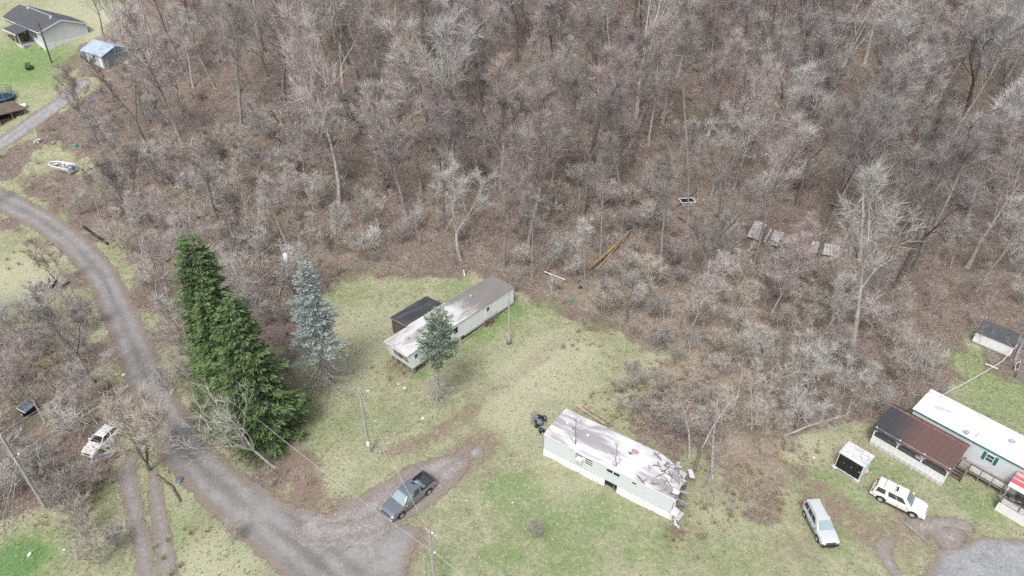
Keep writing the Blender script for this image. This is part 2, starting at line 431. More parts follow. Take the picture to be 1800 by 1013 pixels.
M['net'] = plain('black_net', (.035, .04, .05), .9, .3, 6)
M['moss'] = plain('mossy_orange_bark', (.25, .19, .09), .95, .35, 2.5, bump=.4)
M['rot'] = plain('rotten_log', (.155, .13, .11), .95, .35, 2.5, bump=.5)
M['cut'] = plain('cut_log_end', (.42, .34, .25), .9, .2, 5)
M['pipe_white'] = plain('white_plastic_pipe', (.78, .77, .75), .4, .08)
M['stone'] = plain('pale_stone', (.34, .31, .27), .9, .25, 4)
M['lattice'] = plain('weathered_lattice', (.70, .71, .70), .7, .12, 3)
M['rag'] = plain('faded_red_cloth', (.42, .24, .23), .9, .2, 4)
M['board_pale'] = board_mat('pale_grey_boards', (.42, .41, .40))

# ---------------------------------------------------------------- the lie of the land
clear_main = G([(560, 870), (506, 760), (500, 650), (545, 560), (590, 500), (700, 468), (830, 478), (885, 512), (935, 528), (1010, 545), (1090, 590),
                (1150, 640), (1120, 690), (1085, 735), (1140, 775), (1235, 825), (1250, 925), (1310, 915), (1350, 870), (1400, 815), (1460, 782),
                (1530, 742), (1610, 705), (1650, 655), (1700, 606), (1740, 640), (1900, 690), (1950, 1150), (-150, 1150), (-120, 940), (60, 905),
                (200, 830), (262, 790), (340, 850), (450, 930)])
clear_field = G([(-140, 420), (-60, 385), (0, 385), (60, 420), (120, 490), (110, 545), (0, 565), (-140, 565)])
clear_house = G([(-140, -60), (225, -25), (215, 30), (150, 70), (120, 130), (95, 175), (30, 235), (-140, 320)])
clear_boat = G([(60, 320), (70, 265), (140, 262), (200, 292), (150, 325)])
clear_gap = G([(290, 345), (330, 318), (380, 330), (360, 370), (310, 372)])
clear_gap2 = G([(430, 400), (470, 380), (500, 400), (480, 450), (430, 450)])
thin_edge = G([(870, 510), (930, 440), (1130, 380), (1330, 420), (1420, 470), (1560, 560), (1650, 650), (1460, 790), (1250, 880), (1200, 700), (1000, 560)])
ROAD = G([(-160, 300), (-60, 325), (10, 355), (75, 388), (130, 428), (180, 485), (212, 555), (245, 635), (280, 715), (322, 790), (385, 853), (455, 908), (530, 965), (620, 1040), (720, 1120)])
DRIVE = G([(560, 925), (640, 915), (715, 868), (775, 828), (820, 798), (850, 765), (890, 725)])
LANE = G([(-200, 350), (-60, 285), (10, 248), (60, 212), (105, 182), (128, 160), (140, 150)])
TRACK_L = G([(246, 790), (228, 812), (222, 830), (232, 880), (248, 950), (265, 1040)])
TRACK_R = G([(268, 835), (275, 880), (287, 950), (302, 1040)])
road_hw = [2.0, 2.0, 2.0, 1.9, 1.85, 1.85, 1.85, 1.9, 1.95, 2.0, 2.1, 2.3, 2.5, 2.6, 2.6]

def sd_road(x, y):
    apron = poly_sd(x, y, G([(430, 850), (520, 895), (590, 905), (660, 905), (735, 935), (720, 975), (705, 1040), (560, 1030), (420, 900)]))
    return np.minimum(seg_dist(x, y, ROAD, road_hw), apron)
def sd_drive(x, y):
    e = at(850, 765); return seg_dist(x, y, DRIVE, [2.4, 2.5, 2.5, 2.3, 2.0, 1.3, .4]) + 3.6 * sm(-8, 3, (x - e[0]) * .5 + (y - e[1]) * .85) * (.4 + vnoise(x, y, 1.6, 31)) + 2.2 * (1 - sm(0, 5, np.hypot(x - DRIVE[0][0], y - DRIVE[0][1]))) * vnoise(x, y, 1.4, 33)
def sd_lane(x, y): return seg_dist(x, y, LANE, 2.0)
def sd_track(x, y): return np.minimum(seg_dist(x, y, TRACK_L, [.2, .5, .7, .62, .6, .6]), seg_dist(x, y, TRACK_R, [.3, .5, .55, .55]))
def sd_yard(x, y): return (vnoise(x, y, 2.2, 41) - .35) * 2.6 + poly_sd(x, y, G([(1650, 985), (1720, 945), (1810, 930), (1950, 960), (1950, 1150), (1590, 1150), (1610, 1025)]))
def sd_puddle(x, y):
    d = np.full(np.shape(x), 1e9)
    for (px, py, rx, ry) in ((1628, 925, 1.5, .8), (1668, 945, 1.3, .7), (1690, 925, 1.1, .6), (1655, 920, 1.6, .5), (1560, 985, .5, 1.5), (1665, 955, .7, .5), (190, 622, .7, .6), (832, 795, .9, .9), (1560, 955, .5, .5)):
        c = at(px, py); d = np.minimum(d, (np.hypot((x - c[0]) / rx, (y - c[1]) / ry) - 1) * min(rx, ry))
    return d
def wood(x, y):
    """metres inside the wood (negative in the clearings)"""
    s = np.minimum(poly_sd(x, y, clear_main), poly_sd(x, y, clear_field))
    s = np.minimum(s, poly_sd(x, y, clear_house)); s = np.minimum(s, poly_sd(x, y, clear_boat))
    s = np.minimum(s, seg_dist(x, y, ROAD, 3.0)); s = np.minimum(s, seg_dist(x, y, LANE, 2.8))
    return s

def axis(lo, hi, step, far):
    core = np.arange(lo, hi + step, step); out = [core]
    g, w = [], step
    c = hi
    while c < far: w *= 1.5; c += w; g.append(c)
    out.append(np.array(g)); g, w, c = [], step, lo
    while c > -far: w *= 1.5; c -= w; g.append(c)
    return np.concatenate([np.array(g[::-1])] + out)

def blobs(x, y, lst):
    m = np.zeros(np.shape(x))
    for (px, py, rx, ry, s) in lst:
        c = at(px, py); m = np.maximum(m, s * (1 - sm(.35, 1.15, np.hypot((x - c[0]) / rx, (y - c[1]) / ry))))
    return m

xs = axis(-125, 125, .6, 1500); ys = axis(12, 175, .6, 1500)
gx, gy = np.meshgrid(xs, ys); gz = H(gx, gy)
nx_, ny_ = len(xs), len(ys)
ii = (np.arange(ny_ - 1)[:, None] * nx_ + np.arange(nx_ - 1)[None, :]).ravel()
ground_me = np_mesh('ground', np.stack([gx.ravel(), gy.ravel(), gz.ravel()], 1), np.stack([ii, ii + 1, ii + 1 + nx_, ii + nx_], 1), True)
wd = wood(gx, gy)
warp = (vnoise(gx, gy, 5, 3) - .5) * 5 + (vnoise(gx, gy, 1.7, 4) - .5) * 2.2
leaf = sm(-3.2, 3.0, wd + warp * 1.35)
leaf = np.maximum(leaf, .8 * blobs(gx, gy, [(470, 845, 3, 2, 1), (530, 830, 1.2, 4, .8), (95, 505, 3.2, 2.6, 1), (690, 660, 2.6, 2, .55), (720, 690, 2, 1.4, .5), (940, 735, 1.2, 2, .8),
                                            (1180, 690, 5, 3.5, .6), (1300, 850, 4, 4, .45), (1470, 905, 2.4, 3, .4), (130, 890, 4, 4, .5), (170, 940, 5, 4, .45), (40, 860, 5, 5, 1), (340, 985, 2, 2, .3)]))
green = blobs(gx, gy, [(880, 555, 3.2, 3.6, 1.), (835, 585, 3.5, 2.5, .95), (800, 610, 3, 2, .7), (905, 545, 2.5, 2.5, 1), (740, 660, 1.5, 1.2, 1), (30, 985, 4.2, 3.6, 1.25), (80, 985, 3, 4, .6),
                       (40, 115, 15, 12, 1.0), (90, 130, 6, 8, .7), (900, 860, 4, 3, .75), (960, 920, 4.5, 3.2, .8), (1050, 905, 4, 3, .7), (1000, 990, 4, 3, .7), (880, 980, 3, 2, .75), (770, 985, 2, 2, .5),
                       (1440, 850, 3.5, 3, .65), (1560, 830, 3, 2.4, .5), (1730, 890, 2.6, 2.6, .8), (1700, 870, 2, 2, .7), (1700, 635, 4, 3, .75), (1760, 680, 5, 4, .7), (1740, 720, 4, 4, .6), (1790, 720, 4, 4, .6),
                       (1470, 950, 2, 2, .7), (1500, 880, 3, 2, .6), (325, 340, 5, 4, .6), (465, 395, 5, 4.5, .6), (170, 330, 2, 2, .5), (600, 520, 4, 3, .45), (620, 480, 4, 3, .4), (1060, 570, 3.4, 2.4, .6), (960, 540, 4, 2.4, .55), (110, 378, 2.2, 1.6, .8),
                       (560, 760, 4, 4, .35), (650, 740, 4, 4, .35), (700, 640, 2.5, 1.5, .4), (40, 700, 3, 3, .7), (60, 735, 3, 2, .6), (300, 940, 2.5, 4, .55), (420, 960, 2.5, 2, .3), (1150, 960, 4, 3, .5), (1280, 980, 4, 3, .35), (1210, 205, 4, 4, .5), (800, 505, 3, 2, .5)])
dry = blobs(gx, gy, [(1180, 560, 9, 6, .8), (1080, 520, 8, 5, .7), (1280, 600, 8, 6, .7), (1200, 640, 6, 5, .9), (1290, 700, 6, 6, .7), (1320, 800, 5, 6, .8), (1400, 780, 6, 4, .8), (1000, 520, 5, 3, .5), (1450, 560, 6, 5, .4), (150, 600, 6, 8, .6), (60, 640, 8, 8, .7), (120, 720, 6, 5, .5), (300, 400, 9, 7, .4), (600, 440, 8, 5, .4), (1280, 500, 7, 5, .5), (990, 620, 6, 5, .75), (940, 660, 6, 6, .85), (900, 720, 4, 5, .75), (1000, 680, 4, 4, .6), (620, 640, 5, 7, .5), (640, 570, 6, 5, .5), (590, 830, 3, 4, .55), (680, 790, 3, 3, .35), (960, 760, 3, 6, .5), (40, 480, 8, 8, .8), (20, 560, 6, 4, .6),
                     (380, 990, 5, 4, .8), (310, 930, 1, 5, .6), (200, 950, 2, 3, .5), (120, 30, 10, 10, .5), (180, 40, 8, 12, .7), (230, 60, 6, 8, .5), (1330, 900, 4, 3, .3), (1150, 650, 4, 3, .5), (1260, 900, 3, 3, .5), (1000, 870, 4, 4, .3), (330, 850, 2, 3, .5)])
mud = np.zeros_like(gx)
for pts, w in ((G([(560, 880), (520, 790), (505, 720), (515, 650)]), .45), (G([(545, 880), (508, 800), (492, 730), (500, 655)]), .45), (G([(830, 700), (880, 680), (940, 640), (1000, 590)]), .25), (G([(790, 745), (850, 700), (910, 655), (975, 600)]), .25),
               (G([(690, 795), (760, 770), (830, 720)]), .5), (G([(655, 905), (760, 845), (850, 780)]), 1.6), (G([(390, 865), (470, 885), (590, 895)]), .9), (G([(740, 940), (705, 1000), (690, 1050)]), .6), (G([(1440, 870), (1520, 930), (1640, 930), (1760, 980)]), 1.4), (G([(440, 925), (540, 1010)]), .4)):
    mud = np.maximum(mud, (1 if w > .4 else .45) * (1 - sm(0, .9, seg_dist(gx, gy, pts, w))))
mud = np.maximum(mud, blobs(gx, gy, [(1490, 925, 2, 1.2, .8), (1700, 975, 5, 3, .8), (1560, 960, 3, 2, .6), (860, 830, 1.2, .8, .9), (700, 650, 3, 2, .5), (1400, 960, 3, 2, .5), (230, 690, 1.6, 3, 1), (195, 630, 1.5, 3, .9)]))
for nm, a in (('m_leaf', leaf), ('m_green', green), ('m_dry', dry), ('m_mud', mud)): fattr(ground_me, nm, a)
setp(link('ground', ground_me, M['ground']), 'valley floor of winter grass rising into a leaf covered wooded slope', kind='structure')

def cover(name, label, fn, box, lift, mat, step=.3, center=None):
    (x0, x1), (y0, y1) = box
    X, Y = np.meshgrid(np.arange(x0, x1, step), np.arange(y0, y1, step)); S = fn(X, Y); n = X.shape[1]
    ok = S < 1.4; cells = ok[:-1, :-1] & ok[1:, :-1] & ok[:-1, 1:] & ok[1:, 1:]
    jj, kk = np.nonzero(cells); q = jj * n + kk; f = np.stack([q, q + 1, q + 1 + n, q + n], 1)
    used, inv = np.unique(f, return_inverse=True); f = inv.reshape(f.shape)
    xr, yr, s = X.ravel()[used], Y.ravel()[used], S.ravel()[used]
    me = np_mesh(name, np.stack([xr, yr, H(xr, yr) + lift], 1), f, True); fattr(me, 'sd', s); fattr(me, 'rim', np.minimum(np.minimum(s, sd_road(xr, yr)), sd_drive(xr, yr)))
    t = np.zeros(len(xr))
    if center is not None:
        d = seg_dist(xr, yr, center, 0) + (vnoise(xr, yr, 3, 9) - .5) * .5
        t = (np.exp(-(d / .38) ** 2) + .7 * np.exp(-((d - 1.7) / .4) ** 2)) * (.3 + .9 * vnoise(xr, yr, 6, 12))
    fattr(me, 'track', t)
    return setp(link(name, me, mat), label, kind='structure')
cover('gravel_lane', 'pale grey gravel lane climbing past the far house', sd_lane, ((-124, -70), (98, 146)), .016, M['gravel'], .4, LANE)
cover('dirt_road', 'worn grey brown dirt road curving past the spruces', sd_road, ((-110, 0), (24, 116)), .020, M['road'], .35, ROAD)
cover('driveway', 'muddy gravel driveway under the pickup', sd_drive, ((-26, 6), (34, 60)), .028, M['drive'], .3, DRIVE)
cover('wheel_track', 'twin gravel wheel ruts leading off the dirt road', sd_track, ((-48, -22), (26, 56)), .024, M['gravel'], .2)
cover('gravel_yard', 'grey gravel parking corner of the yard', sd_yard, ((28, 60), (22, 42)), .016, M['gravel'], .35)
cover('wet_patch', 'wet gravel patches beside the white car', sd_puddle, ((-60, 46), (30, 66)), .022, M['wet'], .25)

# ---------------------------------------------------------------- plant building
def unit(a): return a / (np.linalg.norm(a, axis=-1, keepdims=True) + 1e-9)

class Plant:
    """gathers tapering tubes and thin twigs in plain arrays"""
    def __init__(s): s.V = []; s.F = []; s.o = 0
    def tube(s, pts, rad, n):
        pts = np.asarray(pts); k = len(pts); d = unit(np.gradient(pts, axis=0))
        u = np.where(np.abs(d[:, 2:3]) < .9, np.array([[0, 0, 1.]]), np.array([[1., 0, 0]]))
        a = unit(np.cross(d, u)); b = np.cross(a, d); th = np.arange(n) * 2 * np.pi / n
        ring = pts[:, None] + (a[:, None] * np.cos(th)[None, :, None] + b[:, None] * np.sin(th)[None, :, None]) * np.asarray(rad)[:, None, None]
        i = (np.arange(k - 1)[:, None] * n + np.arange(n)[None, :]); j = (np.arange(k - 1)[:, None] * n + (np.arange(n)[None, :] + 1) % n)
        q = np.stack([i.ravel(), j.ravel(), j.ravel() + n, i.ravel() + n], 1)
        t = np.concatenate([q[:, [0, 1, 2]], q[:, [0, 2, 3]]]) + s.o
        s.V.append(ring.reshape(-1, 3)); s.F.append(t); s.o += k * n
    def twigs(s, p, d, L, w, rng):
        """one slim tapering blade per twig"""
        n = len(p); r = unit(np.cross(d, rng.normal(size=(n, 3)))) * np.reshape(w, (-1, 1)) / 2
        v = np.stack([p - r, p + r, p + d * np.reshape(L, (-1, 1))], 1).reshape(-1, 3)
        s.V.append(v); s.F.append(np.arange(3 * n).reshape(-1, 3) + s.o); s.o += 3 * n
    def ribbon(s, P, w):
        """many bent stems at once: P is (n,k,3)"""
        n, k, _ = P.shape; rr = np.random.default_rng(n * 7 + k)
        side = unit(np.cross(P[:, -1] - P[:, 0], rr.normal(size=(n, 3))))[:, None]
        ww = (np.linspace(1, .25, k)[None, :, None] * np.reshape(w, (-1, 1, 1))) / 2
        v = np.stack([P - side * ww, P + side * ww], 2).reshape(n, 2 * k, 3)
        base = (np.arange(n) * 2 * k)[:, None, None]
        q = np.array([[[2 * i, 2 * i + 1, 2 * i + 3], [2 * i, 2 * i + 3, 2 * i + 2]] for i in range(k - 1)]).reshape(1, -1, 3)
        s.V.append(v.reshape(-1, 3)); s.F.append((q + base).reshape(-1, 3) + s.o); s.o += n * 2 * k
    def mesh(s, name): return np_mesh(name, np.concatenate(s.V), np.concatenate(s.F))

def grow(rng, p, d, L, n, wob, trop):
    P = [np.array(p, float)]; d = unit(np.array(d, float))
    for i in range(n):
        d = unit(d + rng.normal(0, wob, 3) + np.array([0, 0, trop])); P.append(P[-1] + d * L / n)
    return np.array(P)

def lerp_poly(P, t):
    f = t * (len(P) - 1); i = min(int(f), len(P) - 2); u = f - i
    return P[i] * (1 - u) + P[i + 1] * u, unit(P[i + 1] - P[i])

def branch_dir(rng, d, ang, az, up=.0):
    a = unit(np.cross(d, [0.3, .2, 1.] if abs(d[2]) < .9 else [1., 0, 0])); b = np.cross(d, a)
    o = unit(d * math.cos(ang) + (a * math.cos(az) + b * math.sin(az)) * math.sin(ang))
    return unit(o + np.array([0, 0, up]))

DENS = .9
def bare_tree(seed, Ht, r0, cb=.35, spread=.34, nl=15, leaders=1, fork=.35, lean=.05, twl=1.5, dens=1.0, twigw=.024, droop=.04, n2=6, n3=5, ang=(.38, .82)):
    dens *= DENS
    """trunk with main limbs, and a crown of branches and fine twigs"""
    rng = np.random.default_rng(seed); T = Plant(); K = Plant(); two, twd, tws = [], [], []
    def crown_twigs(P, L, per):
        m = max(2, int(per * dens)); t = rng.uniform(.15, 1.0, m) * (len(P) - 1.001); i = t.astype(int); u = (t - i)[:, None]
        p = P[i] * (1 - u) + P[i + 1] * u; d = unit(unit(P[i + 1] - P[i]) + rng.normal(0, .38, (m, 3)) + np.array([0, 0, .10]))
        two.append(p); twd.append(d); tws.append(rng.uniform(.45, 1.15, m) * twl)
    stems = []
    tr = grow(rng, (0, 0, -.3), (rng.normal(0, lean), rng.normal(0, lean), 1), Ht + .3 if leaders == 1 else Ht * fork, 9 if leaders == 1 else 5, .055, .05)
    rt = r0 * (1 - .93 * np.linspace(0, 1, len(tr)) ** .9) if leaders == 1 else r0 * (1 - .3 * np.linspace(0, 1, len(tr)))
    rt[0] *= 1.5
    T.tube(tr, rt, 8)
    if leaders == 1: stems.append((tr, rt, cb))
    else:
        az0 = rng.uniform(0, 6.28)
        for k in range(leaders):
            d = branch_dir(rng, unit(tr[-1] - tr[-2]), rng.uniform(.22, .55), az0 + k * 6.283 / leaders + rng.normal(0, .3))
            P = grow(rng, tr[-1] - np.array([0, 0, .1]), d, Ht * (1 - fork) * rng.uniform(.8, 1.05), 8, .085, .07); R = rt[-1] * .72 * (1 - .92 * np.linspace(0, 1, 9))
            T.tube(P, R, 7); stems.append((P, R, .16))
    per = max(4, int(nl / len(stems)))
    for P, R, c0 in stems:
        total = np.linalg.norm(np.diff(P, axis=0), axis=1).sum(); az = rng.uniform(0, 6.28)
        for i in range(per):
            t = c0 + (1 - c0) * ((i + rng.uniform(.1, .9)) / per); p, d = lerp_poly(P, min(t, .985)); az += 2.4 + rng.normal(0, .3)
            rel = (t - c0) / (1 - c0); L = Ht * spread * (1 - .68 * rel) * rng.uniform(.65, 1.15) / (1 if len(stems) == 1 else 1.25)
            r = max(.035, np.interp(t, np.linspace(0, 1, len(R)), R) * rng.uniform(.38, .6))
            Q = grow(rng, p, branch_dir(rng, d, rng.uniform(*ang), az, .15), L * 1.12, 6, .13, .10); T.tube(Q, r * (1 - .85 * np.linspace(0, 1, 7)), 5)
            crown_twigs(Q, L, 6)
            for j in range(n2):
                s2 = rng.uniform(.22, .98); p2, d2 = lerp_poly(Q, s2); L2 = L * rng.uniform(.32, .58) * (1.1 - .5 * s2)
                Q2 = grow(rng, p2, branch_dir(rng, d2, rng.uniform(.4, .8), rng.uniform(0, 6.28), .10), L2, 4, .15, .08); r2 = max(.024, r * .5 * (1 - .6 * s2))
                K.tube(Q2, r2 * (1 - .75 * np.linspace(0, 1, 5)), 3); crown_twigs(Q2, L2, 9)
                for k in range(n3):
                    s3 = rng.uniform(.2, 1.); p3, d3 = lerp_poly(Q2, min(s3, .99)); L3 = max(.5, L2 * rng.uniform(.35, .6))
                    Q3 = grow(rng, p3, branch_dir(rng, d3, rng.uniform(.4, .9), rng.uniform(0, 6.28), .06), L3, 2, .2, droop); K.tube(Q3, max(.016, r2 * .55) * np.array([1, .75, .4]), 3)
                    crown_twigs(Q3, L3, 7)
    p, d, L = np.concatenate(two), np.concatenate(twd), np.concatenate(tws)
    K.twigs(p, d, L, np.full(len(p), twigw), rng)
    return T.mesh('trunk'), K.mesh('crown')

def shrub_stems(rng, n, h, spread, twig=3, w=.03, bend=.5):
    """arching stems from one clump, with side twigs"""
    P = Plant(); az = rng.uniform(0, 6.28, n); out = rng.uniform(.15, 1, n) * spread; hh = h * rng.uniform(.5, 1.1, n); k = 5
    t = np.linspace(0, 1, k)[None, :]
    x = np.cos(az)[:, None] * (rng.uniform(0, .25, n)[:, None] * spread + out[:, None] * t ** (1 + bend)); y = np.sin(az)[:, None] * (rng.uniform(0, .25, n)[:, None] * spread + out[:, None] * t ** (1 + bend))
    z = hh[:, None] * (t - .35 * bend * t ** 3); pts = np.stack([x, y, z], 2) + rng.normal(0, .05 * h, (n, k, 3)) * t[..., None]
    P.ribbon(pts, np.full(n, w))
    if twig:
        m = n * twig; si = rng.integers(0, n, m); ti = rng.integers(1, k, m); p = pts[si, ti]; d = unit(pts[si, ti] - pts[si, ti - 1] + rng.normal(0, .35, (m, 3)) * np.linalg.norm(pts[si, ti] - pts[si, ti - 1], axis=1)[:, None] * 2)
        P.twigs(p, d, rng.uniform(.25, .6, m) * h * .55, np.full(m, w * .6), rng)
    return np.concatenate(P.V), np.concatenate(P.F)

def scatter_mesh(name, variants, pos, scl, rng, squash=1.0):
    """one mesh made of many turned and scaled copies of a few clumps"""
    V, F, o = [], [], 0; which = rng.integers(0, len(variants), len(pos)); ang = rng.uniform(0, 6.283, len(pos))
    for k, (v, f) in enumerate(variants):
        s = np.nonzero(which == k)[0]
        if not len(s): continue
        c, sn = np.cos(ang[s]), np.sin(ang[s]); sc_ = scl[s]
        X = (v[None, :, 0] * c[:, None] - v[None, :, 1] * sn[:, None]) * sc_[:, None] + pos[s, 0:1]
        Y = (v[None, :, 0] * sn[:, None] + v[None, :, 1] * c[:, None]) * sc_[:, None] + pos[s, 1:2]
        Z = v[None, :, 2] * sc_[:, None] * squash + pos[s, 2:3]
        V.append(np.stack([X, Y, Z], 2).reshape(-1, 3)); F.append((f[None] + (np.arange(len(s)) * len(v))[:, None, None]).reshape(-1, f.shape[1]) + o); o += len(s) * len(v)
    return np_mesh(name, np.concatenate(V), np.concatenate(F))

def conifer(seed, Ht, R, base=.06, step=.42, per=9, spray=.42, sw=.17, dens=6.5, droop=.22, stems=1, power=.85, inner=.25, tuft=False, dead=.04, bare=0.0, lobe=.0):
    rng = np.random.default_rng(seed); T = Plant(); sp, sd, sl, st, sdd = [], [], [], [], []
    tr = grow(rng, (0, 0, -.2), (0, 0, 1), Ht, 8, .012, .05); T.tube(tr, np.linspace((.018 if stems == 1 else .009) * Ht + .04, .02, 9), 8)
    stem_pts = [tr]
    for k in range(stems - 1):
        a = k * 2.1 + .5; P = grow(rng, (0, 0, Ht * .12), (math.cos(a) * .06, math.sin(a) * .06, 1), Ht * .78, 8, .015, .05); T.tube(P, np.linspace(.007 * Ht, .02, 9), 6); stem_pts.append(P)
    z = Ht * base; az = 0
    while z < Ht * .985:
        rel = z / Ht; Lb = R * (1 - rel) ** power + .12
        if stems > 1: Lb = R * min(1, (1.02 - rel) / .36) ** .8 if rel > .48 else R * (.35 + .9 * max(0, .3 - rel) / .3)
        n = max(4, int(per * (1 - .45 * rel))); az += .6
        for i in range(n):
            a = az + i * 6.283 / n + rng.normal(0, .15); L = Lb * rng.uniform(.7, 1.14) * (1 + lobe * math.sin(3 * a + seed + 5 * rel) * .5 + lobe * math.sin(7 * rel * Ht / 6 + 2 * a + seed)); ss = stem_pts[rng.integers(0, len(stem_pts))]
            p0, _ = lerp_poly(ss, min(.99, rel)); zz = z + rng.normal(0, step * .3); p0 = np.array([p0[0], p0[1], zz])
            o = np.array([math.cos(a), math.sin(a), 0]); u = np.linspace(0, 1, 5)
            rise = .35 * (rel - .25)
            Q = p0 + o * (L * u)[:, None] + np.array([0, 0, 1.]) * (L * (rise * u - droop * u ** 1.6 + .13 * u ** 4))[:, None]
            T.tube(Q, np.linspace(max(.012, .012 * L + .006), .006, 5), 3)
            if bare and rel < bare:                               # dead grey lower branches keep only twigs
                m = int(L * 7); t = rng.uniform(.2, 1, m) * 3.99; ti = t.astype(int); q = Q[ti] + (Q[np.minimum(ti + 1, 4)] - Q[ti]) * (t - ti)[:, None]
                T.twigs(q, unit(o + rng.normal(0, .6, (m, 3))), rng.uniform(.25, .6, m), np.full(m, .022), rng)
                if rel < bare * .75 or rng.random() < .5: continue
            m = max(5, int(L * dens * 2)); t = np.clip(inner + (1 - inner) * rng.uniform(0, 1, m) ** .8, 0, 1) * 3.999; ti = t.astype(int)
            q = Q[ti] + (Q[ti + 1] - Q[ti]) * (t - ti)[:, None]; side = np.where(rng.random(m) < .5, 1, -1)[:, None] * np.array([-o[1], o[0], 0])
            fr = (t / 4)[:, None]
            off = side * (L * .30 * (1 - fr * .7)) * rng.uniform(0, 1, (m, 1)); q = q + off
            q[:, 2] -= np.abs(off).sum(1) * .18
            d = unit(o * (.55 + .5 * fr) + side * .75 * (1 - fr * .5) + np.array([0, 0, -.12 if not tuft else .25]) + rng.normal(0, .22, (m, 3)))
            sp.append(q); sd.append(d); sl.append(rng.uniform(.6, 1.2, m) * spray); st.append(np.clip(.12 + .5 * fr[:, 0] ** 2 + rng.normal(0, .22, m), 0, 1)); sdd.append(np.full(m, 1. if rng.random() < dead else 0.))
        z += step * (1 - .35 * rel) * rng.uniform(.85, 1.15)
    p, d, L, tint, dd = map(np.concatenate, (sp, sd, sl, st, sdd)); n = len(p)
    V, F = [], []
    for k in range(2):                                            # two crossed pointed blades for each spray
        r = unit(np.cross(d, np.array([0, 0, 1.]) + rng.normal(0, .35, (n, 3)))) if k == 0 else unit(np.cross(d, rng.normal(0, 1, (n, 3))))
        w = sw * (1 if k == 0 else .7) / 2
        v = np.stack([p, p + d * (L * .4)[:, None] - r * w, p + d * L[:, None], p + d * (L * .4)[:, None] + r * w], 1).reshape(-1, 3)
        F.append(np.arange(4 * n).reshape(-1, 4) + 4 * n * k); V.append(v)
    me = np_mesh('needles', np.concatenate(V), np.concatenate(F)); fattr(me, 'tint', np.concatenate([tint, tint]), 'FACE'); fattr(me, 'dead', np.concatenate([dd, dd]), 'FACE')
    return T.mesh('trunk'), me

def plant_tree(name, label, cat, base, rz, meshes, mats, scale=1., group=None, tilt=(0, 0)):
    o = thing(name, label, cat, base, rz, group); o.rotation_euler = (tilt[0], tilt[1], rz); o.scale = (scale,) * 3
    link('trunk', meshes[0], None, o); c = link('crown', meshes[1], None, o)
    for me, m in zip(meshes, mats):
        if not me.materials: me.materials.append(m)
    return o

# ---------------------------------------------------------------- vehicles
def frame_from(pa, pb):
    d = pb - pa; return math.atan2(d[1], d[0]), float(np.hypot(d[0], d[1]))

def wheel_mesh(r, w):
    t = MB(); n = 20; prof = [(r * .62, -w / 2), (r * .93, -w / 2), (r, -w * .32), (r, w * .32), (r * .93, w / 2), (r * .62, w / 2)]
    vs, fs = [], []
    for j in range(n):
        a = 2 * math.pi * j / n
        for (q, y) in prof: vs.append((q * math.cos(a), y, q * math.sin(a)))
    k = len(prof)
    for j in range(n):
        for i in range(k): fs.append((j * k + i, j * k + (i + 1) % k, ((j + 1) % n) * k + (i + 1) % k, ((j + 1) % n) * k + i))
    t.add(vs, fs)
    m = MB(); q = r * .63
    for j in range(5):                                             # five spokes in a ring
        a = 2 * math.pi * j / 5
        for s in (-1, 1):
            c, sn = math.cos(a), math.sin(a); px, pz = -sn * r * .11, c * r * .11
            m.hexa([(px, s * w * .30, pz), (-px, s * w * .30, -pz), (c * q - px, s * w * .36, sn * q - pz), (c * q + px, s * w * .36, sn * q + pz)], [(px, s * w * .42, pz), (-px, s * w * .42, -pz), (c * q - px, s * w * .46, sn * q - pz), (c * q + px, s * w * .46, sn * q + pz)])
    vs, fs = [], []
    for j in range(n):
        a = 2 * math.pi * j / n
        for (qq, y) in ((q, -w * .47), (q, w * .47), (q * .86, w * .44), (q * .86, -w * .44)): vs.append((qq * math.cos(a), y, qq * math.sin(a)))
    for j in range(n):
        for i in range(4): fs.append((j * 4 + i, j * 4 + (i + 1) % 4, ((j + 1) % n) * 4 + (i + 1) % 4, ((j + 1) % n) * 4 + i))
    m.add(vs, fs); m.tube([(0, -w * .22, 0), (0, w * .22, 0)], q * .9, 14)
    return t.mesh('wheel', 40), m.mesh('rim', 40)

def hull(tops, hwf, zb0, wheels, ra, step=.07, bed=None):
    """lower body lofted along its length (front at +x) with real wheel arches"""
    L0, L1 = tops[0][0], tops[-1][0]; xs_ = list(np.arange(L0, L1, -step)) + [L1]
    if bed: xs_ += [bed[0] + .001, bed[0] - .001, bed[1] + .001, bed[1] - .001]
    xs_ = sorted(set(round(x, 4) for x in xs_), reverse=True); tx = [t[0] for t in tops][::-1]; tz = [t[1] for t in tops][::-1]
    vs, fs = [], []; k = 10
    for x in xs_:
        z = float(np.interp(x, tx, tz)); hw = hwf(x); zb = zb0
        for xw, zw in wheels:
            if abs(x - xw) < ra: zb = max(zb, zw + math.sqrt(ra * ra - (x - xw) ** 2))
        zb = min(zb, z - .18); zi = z + .03; yi = .55
        if bed and bed[1] < x < bed[0]: zi = bed[2]; yi = .80
        vs += [(x, -hw * .93, zb), (x, -hw, max(zb + .04, z - .38)), (x, -hw * .985, z - .12), (x, -hw * .93, z), (x, -hw * yi, zi if not bed or zi > z else z), (x, -hw * yi, zi) if False else (x, -hw * (yi - .005), zi),
               (x, hw * (yi - .005), zi), (x, hw * yi, zi if not bed or zi > z else z), (x, hw * .93, z), (x, hw * .985, z - .12), (x, hw, max(zb + .04, z - .38)), (x, hw * .93, zb)]
    k = 12
    for i in range(len(xs_) - 1):
        for j in range(k - 1): fs.append((i * k + j, i * k + j + 1, (i + 1) * k + j + 1, (i + 1) * k + j))
        fs.append((i * k + k - 1, i * k, (i + 1) * k, (i + 1) * k + k - 1))
    n = len(xs_); fs += [tuple(range(k)), tuple((n - 1) * k + j for j in range(k))[::-1]]
    m = MB(); m.add(vs, fs); return m

